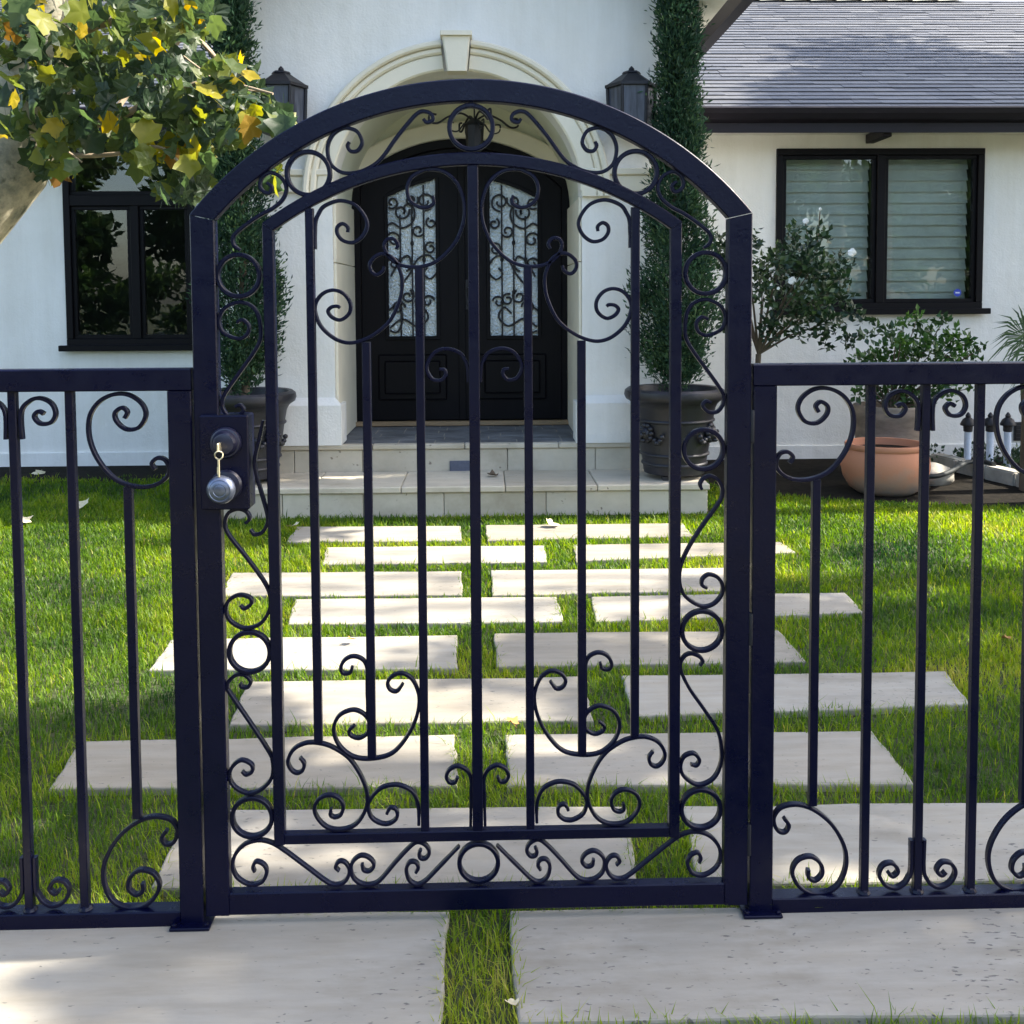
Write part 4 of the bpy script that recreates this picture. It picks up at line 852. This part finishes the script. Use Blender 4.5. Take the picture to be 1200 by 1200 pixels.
def cypress_pot(px, py_base, label_pot, label_tree, seed, lean=0):
    global rng
    c = on_y(px, py_base, 4.56); x, y, z = c.x, 4.56, S1Z
    pot = empty('plant_pot', (x, y, z), label_pot, 'pot', 'black urn pots beside the entry')
    q = B(); q.lathe([(.01, .03), (.17, .03), (.20, .035), (.205, .05), (.21, .10), (.232, .22), (.25, .36), (.272, .475), (.285, .50), (.30, .515)], (x, y, z), 40, False)
    q.lathe([(.30, .515), (.325, .53), (.335, .555), (.33, .585), (.31, .60), (.285, .595), (.275, .56), (.27, .50), (.005, .495)], (x, y, z), 40, False); q.obj('pot_body', 'pot_black', pot, 40)
    for h, r in ((.10, .214), (.165, .226), (.39, .260)):
        b_ = B(); b_.lathe([(r-.003, -.012), (r+.006, -.006), (r+.008, 0), (r+.006, .006), (r-.001, .012)], (x, y, z+h), 40, False); b_.obj('band', 'pot_black', pot, 50)
    for an in (-35, -145, 90):                          # cast mask with a swag at each side
        a_ = R(an); f = B(); cxm, cym = x+.262*math.cos(a_), y+.262*math.sin(a_)
        def blob(r, off, h, out, sq=1):
            bm = bmesh.new(); bmesh.ops.create_icosphere(bm, subdivisions=2, radius=r)
            for v_ in bm.verts: v_.co.z *= sq
            bmesh.ops.translate(bm, verts=bm.verts, vec=(cxm-math.sin(a_)*off+math.cos(a_)*out, cym+math.cos(a_)*off+math.sin(a_)*out, z+h)); f.bm(bm)
        blob(.042, 0, .31, .0, 1.15); blob(.016, 0, .305, .04, 1.4); blob(.013, .02, .325, .035); blob(.013, -.02, .325, .035); blob(.02, 0, .27, .028, .7)
        for t_ in np.linspace(0, 2*math.pi, 11)[:-1]: blob(.019, .045*math.cos(t_), .315+.05*math.sin(t_), -.004)
        for sgn in (-1, 1):
            for t_ in np.linspace(.2, 1, 5): blob(.017, sgn*(.05+.075*t_), .30-.045*math.sin(t_*math.pi), -.012-.01*t_)
        f.obj('mask_relief', 'pot_black', pot, 60)
    so = B(); so.lathe([(.268, 0), (.15, .012), (.005, .018)], (x, y, z+.50), 24, False); so.obj('potting_soil', 'soil', pot)
    for an in (0, 120, 240): f = B(); f.box(x+.15*math.cos(R(an))-.03, x+.15*math.cos(R(an))+.03, y+.15*math.sin(R(an))-.03, y+.15*math.sin(R(an))+.03, z+.001, z+.03, .004); f.obj('pot_foot', 'pot_black', pot)
    tree = empty('cypress_tree', (x, y, z+.515), label_tree, 'tree', 'slim cypresses in pots beside the entry')
    zb_ = z+.515; top = 3.55
    tr = B(); tr.tube([(x, y, zb_-.01), (x+.01, y, zb_+.3), (x, y, zb_+1.5), (x+lean, y, zb_+top)], .03, 8, [.034, .030, .022, .006]); tr.obj('trunk', 'trunk', tree, 60)
    rr = np.random.default_rng(seed); NC = 500
    h = .05+.95*rr.uniform(0, 1, NC)**1.25; prof = np.interp(h, [.05, .09, .16, .28, .48, .75, .9, 1], [.07, .17, .235, .175, .105, .085, .055, .02])
    an = rr.uniform(0, 2*np.pi, NC); rad = prof*np.sqrt(rr.uniform(.01, 1.35, NC))
    cc = np.stack([x+lean*h+rad*np.cos(an), y+rad*np.sin(an), zb_+h*top], 1); NL = 85
    outd = np.stack([np.cos(an), np.sin(an), np.full(NC, 1.25)], 1)
    P = np.repeat(cc, NL, 0)+rr.normal(size=(NC*NL, 3))*np.array([.036, .036, .062]); D = np.repeat(norm(outd), NL, 0)+rr.normal(size=(NC*NL, 3))*.55
    tn = np.clip(np.repeat(rr.uniform(.1, .8, NC), NL)+rr.normal(size=NC*NL)*.13, 0, 1)
    sv = rng; rng = rr
    link('crown', leaf_mesh('crown', P, D, rr.uniform(.022, .058, NC*NL), rr.uniform(.009, .017, NC*NL), tn), 'cypress', tree); rng = sv
cypress_pot(790, 566, 'black urn pot with cast mask right of the entry steps', 'slim dark green cypress in the pot right of the entry', 3, .03)
cypress_pot(289, 566, 'black urn pot with cast mask left of the steps behind the gate lock', 'slim dark green cypress in the pot left of the entry', 4, -.06)

def leafy(name, parent, clumps, m, nleaf, size, seed, spread=1.0, updir=.3):
    global rng
    rr = np.random.default_rng(seed); Ps = []; Ds = []; T = []
    for (c, r) in clumps:
        c = np.array(c); r = np.array(r if hasattr(r, '__len__') else (r, r, r)); n_ = max(8, int(nleaf*r[0]*r[2]/.01))
        u = norm(rr.normal(size=(n_, 3)))*np.sqrt(rr.uniform(.08, 1, (n_, 1))); Ps.append(c+u*r); Ds.append(u*.6+rr.normal(size=(n_, 3))*.6+np.array([0, 0, updir])); T.append(np.clip(rr.uniform(.2, .75)+rr.normal(size=n_)*.22, 0, 1))
    P = np.concatenate(Ps); n_ = len(P); sv = rng; rng = rr
    me = leaf_mesh(name, P, np.concatenate(Ds), rr.uniform(.7, 1.3, n_)*size, rr.uniform(.5, .8, n_)*size, np.concatenate(T)); rng = sv
    return link(name, me, m, parent)
# standard rose
RY = 5.0; ro = on_z(889, 578, -.02); rx = on_y(889, 400, RY).x
rose = empty('rose_tree', (rx, RY, -.02), 'standard rose bush with white blooms beside the gate post', 'rose bush')
cen = on_y(936, 332, RY); rr = np.random.default_rng(11)
q = B(); zt = on_y(889, 415, RY).z; q.tube([(rx, RY, -.02), (rx+.01, RY, .4), (rx-.005, RY, zt-.1), (rx, RY, zt)], .02, 8); 
ends = []
for i in range(16):
    px_, py_ = rr.uniform(838, 1000), rr.uniform(275, 395); e = on_y(px_, py_, RY+rr.uniform(-.3, .3)); ends.append(e)
    a_ = Vector((rx, RY, zt)); mid = a_.lerp(e, .5)+Vector((0, 0, .03)); q.tube([a_, mid, e], .008, 5, [.010, .007, .003])
q.obj('stem', 'trunk', rose, 60)
cl = [((e.x, e.y, e.z), rr.uniform(.07, .12)) for e in ends]
for px_, py_, r in ((905,310,.13),(935,300,.15),(960,315,.13),(985,310,.09),(915,350,.15),(950,350,.16),(985,345,.11),(940,380,.13),(905,385,.10),(975,378,.09),(1000,365,.06),(860,345,.09),(845,310,.07),(850,375,.08),(960,278,.08),(930,272,.06)):
    p = on_y(px_, py_, RY+rr.uniform(-.22, .22)); cl.append(((p.x, p.y, p.z), r))
for px_, py_ in ((1010,375),(1025,382),(1040,390),(1015,395),(1000,400),(990,398),(970,405)):
    p = on_y(px_, py_, RY-.1); cl.append(((p.x, p.y, p.z), .045))
leafy('crown', rose, cl, 'rose_leaf', 75, .052, 12)
def bloom(px_, py_, r, Y):
    p = on_y(px_, py_, Y); q = B()
    for k_ in range(14):
        a_ = k_*2.399; t_ = .35+.65*k_/14; rad = r*t_*.75; c_ = Vector((p.x+rad*math.cos(a_)*.8, p.y-r*.3+.3*rad, p.z+rad*math.sin(a_)*.8))
        bm = bmesh.new(); bmesh.ops.create_icosphere(bm, subdivisions=1, radius=r*.42)
        for v_ in bm.verts: v_.co.y *= .35
        bmesh.ops.rotate(bm, verts=bm.verts, matrix=Matrix.Rotation(a_, 3, 'Y') @ Matrix.Rotation(.6*t_, 3, 'X')); bmesh.ops.translate(bm, verts=bm.verts, vec=c_); q.bm(bm)
    q.obj('flower', 'flower', rose, 60)
for a_ in ((944, 259, .026, RY), (998, 296, .036, RY-.2), (928, 329, .034, RY-.25), (961, 245, .014, RY), (912, 338, .014, RY-.25)): bloom(*a_)
q = B()
for px_, py_, pe in ((944, 259, (948, 290)), (961, 245, (958, 285))): q.tube([on_y(px_, py_+3, RY), on_y(*pe, RY)], .004, 5)
q.obj('stem', 'trunk', rose, 60)

# terracotta bowl, grey planter behind it with a shrub
tb = on_z(1037, 585, -.02); ty = tb.y+.24; tx = on_y(1037, 560, ty).x; SCB = SC(ty)
bowl = empty('terracotta_bowl', (tx, ty, -.02), 'wide rounded terracotta bowl on the lawn edge, right side', 'pot')
r_ = 51*SCB; hB = 60*SCB
q = B(); q.lathe([(.02, 0), (r_*.60, 0), (r_*.80, hB*.12), (r_*.95, hB*.33), (r_*1.0, hB*.55), (r_*.97, hB*.74), (r_*.90, hB*.86), (r_*.885, hB*.88), (r_*.91, hB*.90), (r_*.915, hB*.975), (r_*.90, hB*1.0), (r_*.84, hB*1.0), (r_*.83, hB*.85), (r_*.5, hB*.80), (.01, hB*.79)], (tx, ty, -.02), 48, False); q.obj('bowl_body', 'terracotta', bowl, 50)
so = B(); so.lathe([(r_*.83, 0), (.01, .01)], (tx, ty, -.02+hB*.86), 24, False); so.obj('potting_soil', 'soil', bowl)
gy = ty+.62; gx = on_y(1043, 500, gy).x; gzt = on_y(1043, 471, gy).z; s_ = SC(gy)
pl = empty('planter', (gx, gy, -.02), 'weathered grey planter behind the terracotta bowl', 'planter')
q = B(); rT = 43*s_; q.lathe([(.02, 0), (rT*.78, 0), (rT*.80, .03), (rT*.90, gzt*.45), (rT*.92, gzt*.47), (rT*.915, gzt*.49), (rT*.96, gzt*.80), (rT*.985, gzt*.82), (rT*1.0, gzt*.98), (rT*.98, gzt), (rT*.88, gzt), (rT*.86, gzt*.9), (.01, gzt*.88)], (gx, gy, -.02), 40, False); q.obj('pot_body', 'pot_grey', pl, 40)
shr = empty('potted_shrub', (gx, gy, gzt-.06), 'leafy green shrub growing in the weathered grey planter', 'shrub')
rr = np.random.default_rng(21); cl = []; q = B()
for px_, py_, r in ((1010,425,.10),(1035,420,.13),(1060,415,.13),(1090,415,.13),(1115,410,.12),(1135,418,.09),(1000,438,.09),(1050,395,.09),(1085,390,.10),(1120,395,.08),(1105,378,.06),(1135,400,.05),(1150,408,.04),(1060,378,.06),(1075,372,.05),(1020,445,.11),(1060,445,.13),(1100,445,.12),(1125,440,.09),(1115,462,.06),(1140,455,.05),(1030,465,.08),(1065,468,.09),(1005,462,.05),(1090,465,.08)):
    p = on_y(px_, py_, gy+rr.uniform(-.2, .2)); cl.append(((p.x, p.y, p.z), r)); q.tube([(gx, gy, gzt-.06), Vector((gx, gy, gzt)).lerp(p, .5), p], .006, 5, [.010, .006, .003])
q.obj('stem', 'trunk', shr, 60); leafy('foliage', shr, cl, 'shrub_leaf', 70, .055, 22, updir=.5)

# path lights
for i, (px_, lab) in enumerate(((1133.5, 'pale tube path light with black cap, leftmost of the three by the curb'), (1159.5, 'pale tube path light with black cap, middle of the three by the curb'), (1180, 'pale tube path light with black cap, rightmost of the three by the curb'))):
    Y = 5.75; b_ = on_y(px_, 546, Y); x = b_.x; s_ = SC(Y); zt = on_y(px_, 506, Y).z
    root = empty('path_light', (x, Y, -.022), lab, 'lamp', 'path lights in the garden bed')
    q = B(); q.lathe([(.034, 0), (.034, .02), (.027, .022), (.027, zt+.022)], (x, Y, -.022), 14); q.obj('light_tube', 'tube', root, 40)
    q = B(); q.lathe([(.028, 0), (.034, .004), (.036, .045), (.058, .05), (.060, .062), (.040, .10), (.018, .115), (.022, .125), (.016, .14), (.005, .155)], (x, Y, zt+.001), 14); q.obj('cap', 'iron_old', root, 40)
# stone curb, boulder, hose
ca, cb = on_z(1088, 548, -.03), on_z(1270, 592, -.03); dv = (cb-ca).normalized(); pv_ = Vector((-dv.y, dv.x, 0))*.12; hgt = .115
cu = empty('garden_curb', ((ca.x+cb.x)/2, (ca.y+cb.y)/2, -.03), 'low weathered stone curb edging the garden bed', 'curb')
L_ = (cb-ca).length; k_ = 5
for i in range(k_):
    a_ = ca+dv*(L_*i/k_+.004); b_ = ca+dv*(L_*(i+1)/k_-.004); bm = bmesh.new()
    f = bm.faces.new([bm.verts.new(v_) for v_ in (a_, b_, b_+pv_, a_+pv_)]); ex = bmesh.ops.extrude_face_region(bm, geom=[f]); bmesh.ops.translate(bm, verts=[e for e in ex['geom'] if isinstance(e, bmesh.types.BMVert)], vec=(0, 0, hgt+random.uniform(-.006, .006)))
    bmesh.ops.recalc_face_normals(bm, faces=bm.faces); bmesh.ops.bevel(bm, geom=bm.edges[:], offset=.012, segments=2, affect='EDGES'); B().bm(bm).obj('curb_stone', 'curb', cu)
bs = on_z(1100, 572, -.03); bm = bmesh.new(); bmesh.ops.create_icosphere(bm, subdivisions=3, radius=1)
for v_ in bm.verts:
    d_ = 1+.06*math.sin(5*v_.co.x+2)+.05*math.sin(6*v_.co.y+v_.co.z*4); v_.co = Vector((v_.co.x*.16*d_, v_.co.y*.14*d_, v_.co.z*.10*d_))
bmesh.ops.translate(bm, verts=bm.verts, vec=(bs.x, bs.y+.12, .04)); bo = B().bm(bm).obj('garden_stone', 'curb', None, 60); tag(bo, 'rounded grey stone lying between the terracotta bowl and curb', 'stone')
hs = catmull([tuple(on_z(a_, b_, .05)) for a_, b_ in ((1080,566),(1098,566),(1115,560),(1132,550),(1150,548),(1165,552))], 6)
q = B(); q.tube([(p[0], p[1], .10) for p in hs], .018, 8); ho = q.obj('garden_hose', 'rubber', None, 60); tag(ho, 'dark garden hose curving over the stone beside the curb', 'hose')
# fan palm at the right edge
pY = 4.9; pc = on_y(1206, 412, pY); palm = empty('fan_palm', (pc.x+.05, pY, -.02), 'fan palm with narrow drooping fronds at the right edge', 'palm')
q = B(); q.tube([(pc.x+.05, pY, -.02), (pc.x+.04, pY, .5), (pc.x, pY, pc.z-.1)], .07, 10, [.09, .075, .06]); q.obj('trunk', 'trunk', palm, 60)
for fi, (fx, fz, a0, a1) in enumerate(((0, 0, 95, 265), (.1, .12, 40, 200), (.15, -.05, -60, 120), (.05, .1, 60, 240))):
    vs = []; tr_ = []; tn = []; c_ = Vector((pc.x+fx, pY+(.1*fi-.15), pc.z+fz))
    for j in range(26):
        a_ = R(a0+(a1-a0)*j/25+random.uniform(-2, 2)); L = random.uniform(.24, .36); d_ = Vector((math.cos(a_), random.uniform(-.35, .1), math.sin(a_))); s2 = Vector((-math.sin(a_), 0, math.cos(a_)))*.007
        m1 = c_+d_*L*.55; e = c_+d_*L+Vector((0, 0, -.09)); b0 = len(vs); vs += [c_, m1+s2, m1-s2, e]; tr_ += [(b0, b0+1, b0+2), (b0+1, b0+3, b0+2)]; tn += [random.random()]*4
    link('frond', np_mesh('frond', np.array([tuple(v_) for v_ in vs]), None, np.array(tr_), np.array(tn)), 'palm_leaf', palm)
# low groundcover in the right bed
gc = []
rr = np.random.default_rng(31)
for i in range(40):
    p = on_z(rr.uniform(1090, 1240), rr.uniform(533, 552), 0); gc.append(((p.x, p.y, .05), (.06, .06, .05)))
o_ = leafy('ground_cover', None, gc, 'rose_leaf', 40, .04, 32, updir=.8); tag(o_, 'low dark ground cover plants in the right garden bed', 'ground cover', kind='stuff')

# ------------------------------------------------------------------ sycamore at the left, leaf by leaf
syc = empty('sycamore_tree', (-2.55, 1.45, -.024), 'pale barked sycamore with green and yellow leaves at the left edge', 'tree')
TY = 1.45
tw = lambda px_, py_, Y: on_y(px_, py_, Y)
q = B(); a_ = [Vector((-2.60, TY, -.05)), Vector((-2.45, TY, .7)), Vector((-2.12, TY, 1.32))]+[tw(p, r, TY) for p, r in ((-62, 268), (4, 190), (34, 105), (52, 20), (62, -90), (60, -220))]
q.tube(a_, .15, 18, [.20, .17, .165, .165, .155, .14, .125, .11, .09]); q.obj('trunk', 'bark', syc, 60)
def branch(pts, r0, r1, Y0=TY, dy=0, name='branch', m='twig'):
    n_ = len(pts); w_ = catmull([tuple(tw(p, r, Y0+dy*i/(n_-1))) for i, (p, r) in enumerate(pts)], 5); q = B(); q.tube(w_, r0, 6, list(np.linspace(r0, r1, len(w_)))); q.obj(name, m, syc, 60)
branch([(55,60),(110,30),(170,20),(230,45),(262,80)], .022, .006, dy=-.1); branch([(45,130),(80,150),(130,140),(200,110),(250,95),(320,110)], .020, .004, dy=-.25)
branch([(20,205),(50,172),(90,182),(140,180),(185,172),(210,190)], .012, .004, dy=-.35); branch([(215,66),(240,85),(262,104)], .004, .003, TY-.2); branch([(130,140),(150,110),(200,60),(235,20)], .012, .004, dy=.2)
branch([(58,20),(30,-20),(-10,-40)], .03, .012, dy=-.2); branch([(60,-60),(150,-40),(240,-20),(300,-30)], .025, .006, dy=-.15); branch([(225,68),(270,100),(310,108)], .004, .0025, TY-.22); branch([(36,163),(70,172),(96,190)], .005, .003, TY-.35)
def leaf_shape(seed):
    r2 = random.Random(seed); key_ = [(-152, .50), (-128, .72), (-106, .56), (-80, .72), (-60, .92), (-38, .66), (-20, .78), (0, 1.02), (20, .78), (38, .66), (60, .92), (80, .72), (106, .56), (128, .72), (152, .50)]
    cup = r2.uniform(-.7, .7); tw_ = r2.uniform(-.6, .6); drop = r2.uniform(-.5, .1); n_ = len(key_); vs = [(0, 0, .03)]
    def z_(x, y): return cup*(x*x+.4*y*y)+tw_*x*y+drop*abs(y)*y*.5
    for k_ in (.5, 1):
        for m_, (a2, r) in enumerate(key_):
            r *= r2.uniform(.86, 1.12)*k_; a3 = R(a2+90); x, y = r*math.cos(a3)*.95, r*math.sin(a3); rib = (.035 if m_ in (1, 4, 7, 10, 13) else -.03)*(1 if k_ < 1 else .6)
            vs.append((x, y, z_(x, y)+rib+r2.uniform(-.03, .03)*k_))
    fs = [(0, 1+i, 1+(i+1) % n_) for i in range(n_)]+[(1+i, 1+n_+i, 1+n_+(i+1) % n_, 1+(i+1) % n_) for i in range(n_)]
    b0 = len(vs); vs += [(-.012, -.12, 0), (.012, -.12, 0), (.02, -.95, -.12), (-.0, -.95, -.12)]; fs.append((b0, b0+1, b0+2, b0+3))
    me = bpy.data.meshes.new('leaf'); me.from_pydata(vs, [], fs); me.materials.append(M['sycamore_leaf']); me.polygons.foreach_set('use_smooth', [True]*len(me.polygons)); return me
LEAVES = [leaf_shape(i) for i in range(14)]
blobs = [((22,60),40,66,26),((50,140),44,40,18),((60,55),58,60,22),((125,45),60,48,26),((185,40),55,45,22),((225,20),40,30,12),((95,105),70,40,32),((160,105),60,42,30),((215,105),50,45,26),((255,120),40,35,18),((45,150),45,28,12),((110,158),60,24,14),((180,165),50,25,12),((228,165),38,32,16),((262,158),26,22,10),((300,135),24,14,8),((325,140),14,10,4),((230,215),22,16,9),((205,222),18,12,4),((60,195),30,16,8),((165,188),18,14,5),((25,30),30,45,10),((262,84),26,16,6),((290,85),14,10,2),((316,206),16,12,4),((318,140),20,14,8),((205,225),22,12,6),((245,130),40,30,12),((290,120),26,18,6),((180,-30),120,30,16),((60,-30),70,30,8)]
rl = random.Random(5); nlv = 0; blobs.sort(key=lambda b_: b_[3])
for (cx_, cy_), rx_, ry_, cnt in blobs:
    for i in range(cnt):
        a2 = rl.uniform(0, 6.283); rr_ = math.sqrt(rl.random()); Y = TY+rl.uniform(-.55, .35)
        if nlv >= 300: break
        if cy_ < 120 and cx_ < 60 and rl.random() < .5: Y -= .25
        p = tw(cx_+rx_*rr_*math.cos(a2), cy_+ry_*rr_*math.sin(a2), Y); s2 = rl.uniform(.034, .070)
        o = bpy.data.objects.new('leaf', LEAVES[rl.randrange(14)]); C.objects.link(o); o.parent = syc; o.location = p-wloc(syc)
        o.rotation_euler = (R(rl.uniform(20, 130)), R(rl.uniform(-50, 50)), R(rl.uniform(-180, 180))); o.rotation_euler.x += math.pi if rl.random() < .6 else 0; o.scale = (s2, s2, s2); nlv += 1
EX = []
for (cx_, cy_), rx_, ry_, cnt in blobs:
    for i in range(int(cnt*2.7)):
        a2 = rl.uniform(0, 6.283); rr_ = math.sqrt(rl.random())*.93; p = tw(cx_+rx_*rr_*math.cos(a2), cy_+ry_*rr_*math.sin(a2), TY+rl.uniform(-.5, .55)); s2 = rl.uniform(.028, .060)
        mt = Matrix.Translation(p) @ (Matrix.Rotation(R(rl.uniform(-180, 180)), 4, 'Z') @ Matrix.Rotation(R(rl.uniform(-50, 50)), 4, 'Y') @ Matrix.Rotation(R(rl.uniform(20, 130)), 4, 'X')) @ Matrix.Scale(s2, 4)
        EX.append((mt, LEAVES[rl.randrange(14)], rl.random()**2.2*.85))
q = B(); tnl = []
for mt, me, t_ in EX: q.add([mt @ v_.co for v_ in me.vertices], [tuple(f.vertices) for f in me.polygons]); tnl += [t_]*len(me.vertices)
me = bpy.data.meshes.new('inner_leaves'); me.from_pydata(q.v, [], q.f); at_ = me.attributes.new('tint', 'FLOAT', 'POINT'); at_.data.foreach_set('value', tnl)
link('inner_leaves', me, 'sycamore_leaf_shaded', syc)['kind'] = 'stuff'
# upper crown out of the frame, as one mass
cl = [((-3.0+rl.uniform(-1.4, .8), TY+rl.uniform(-.6, .9), 3.3+rl.uniform(0, 1.5)), rl.uniform(.35, .6)) for _ in range(11)]
leafy('foliage', syc, cl, 'tree_leaf', 10, .13, 41)['kind'] = 'stuff'

# fallen leaves
def fallen(px_, py_, size, m, label, z=.012, rot=None):
    p = on_z(px_, py_, z); me = LEAVES[hash(label) % 8 if False else (px_*7+py_) % 8].copy(); me.materials.clear(); me.materials.append(M[m])
    o = bpy.data.objects.new('fallen_leaf', me); C.objects.link(o); o.location = p; o.scale = (size, size, size); o.rotation_euler = (R(rl.uniform(-18, 18)), R(rl.uniform(-22, 22)), rl.uniform(0, 6.28)); tag(o, label, 'leaf', 'fallen leaves')
fallen(600, 846, .034, 'dry_leaf', 'brown fallen leaf in the grass gap at the middle of the path', .03)
fallen(600, 1176, .019, 'pale_leaf', 'pale fallen leaf on the front grass strip between the two nearest slabs', .03)
fallen(95, 591, .085, 'pale_leaf', 'pale fallen leaf on the left lawn beside a fence bar', .03)
fallen(26, 608, .085, 'pale_leaf', 'pale fallen leaf on the lawn at the far left behind the first fence bar', .03)
fallen(344, 616, .055, 'pale_leaf', 'pale fallen leaf by the left end of the furthest slab', .02)
fallen(646, 614, .06, 'pale_leaf', 'yellowish fallen leaf at the back edge of the furthest right slab', .02)
fallen(413, 749, .026, 'dry_leaf', 'small orange leaf in the grass behind a left slab', .02)
fallen(1178, 748, .026, 'dry_leaf', 'small brown leaf on the right lawn near the photo edge', .03)
fallen(579, 557, .05, 'trunk', 'dark curled dead leaf on the lower entry step', S1Z+.012)
fallen(46, 553, .07, 'pale_leaf', 'pale leaf lying on the shaded soil bed under the left wall', .0)

# ------------------------------------------------------------------ trees beside and across the street (they cast the dappled shade and stand in the reflections)
def big_tree(x, y, h, cr, cz, seed, label, nl=26, size=.16, cat='tree', dens=1.0, nclump=26):
    root = empty('shade_tree', (x, y, -.024), label, cat, 'street and garden trees outside the frame')
    rr = random.Random(seed); q = B(); q.tube([(x, y, -.05), (x+.1, y, h*.3), (x+rr.uniform(-.3, .3), y+.1, cz)], .2, 10, [.10+.07*cr, .07+.055*cr, .04+.03*cr])
    cl = []
    for i in range(nclump):
        d_ = Vector((rr.gauss(0, 1), rr.gauss(0, 1), rr.gauss(0, .8))).normalized()*(cr*rr.uniform(.35, .95)); c_ = Vector((x, y, cz))+d_; r3 = cr*rr.uniform(.18, .32); cl.append((tuple(c_), r3)); q.tube([(x+.1, y, cz-cr*.6), c_], .04, 5, [.06, .015])
    q.obj('trunk', 'trunk', root, 60); leafy('crown', root, cl, 'tree_leaf', nl*dens*.1, size, seed+100)
big_tree(7.7, 0.0, 7.5, 1.5, 5.6, 1, 'street tree right of the camera shading the gate', dens=6, nclump=34)
big_tree(7.9, 1.75, 7.5, 1.1, 5.9, 6, 'slim garden tree outside the right fence', dens=7, nclump=26)
big_tree(4.05, 4.40, 6.4, .70, 5.0, 12, 'young tree on the right lawn close outside the frame', dens=5, nclump=18)
big_tree(8.6, 5.75, 7, 1.2, 6.0, 2, 'garden tree beyond the right lawn near the house', dens=5, nclump=18)
big_tree(4.75, 1.0, 6.2, .72, 5.2, 9, 'small tree just outside the frame on the right by the fence', dens=6, nclump=20)
big_tree(9.2, 6.45, 9, 1.85, 8.0, 7, 'tall tree beside the right wing shading its roof', dens=5, nclump=34)
big_tree(10.6, 6.3, 9, 1.5, 8.4, 14, 'second tall tree beyond the right wing', dens=4.5, nclump=22)
big_tree(12.2, 3.3, 12, 2.3, 10.0, 8, 'tall open tree far to the right of the lawn', dens=.5, nclump=14)
for i, (x, y, h, cr, cz) in enumerate(((-15, -19, 8, 3.2, 4.4), (-9, -20, 8, 3.2, 4.2), (-2.5, -25, 8, 3.0, 3.8), (4, -21, 8, 2.6, 3.8), (10, -19, 9, 3.2, 4.6), (16, -20, 8, 3.4, 4.4))):
    big_tree(x, y, h, cr, cz, 20+i, ('first', 'second', 'third', 'fourth', 'fifth', 'sixth')[i]+' leafy tree from the left across the street behind the camera', nl=8, size=.32, dens=6)
hd_ = []; rr = np.random.default_rng(77)
for i in range(150): hd_.append(((-24+i*.32, -17.0+rr.uniform(-.3, .3), rr.uniform(.4, 2.1)), .55))
hb = leafy('hedge', None, hd_, 'tree_leaf', 5, .26, 78); tag(hb, 'clipped green hedge across the street behind the camera', 'hedge', kind='stuff')
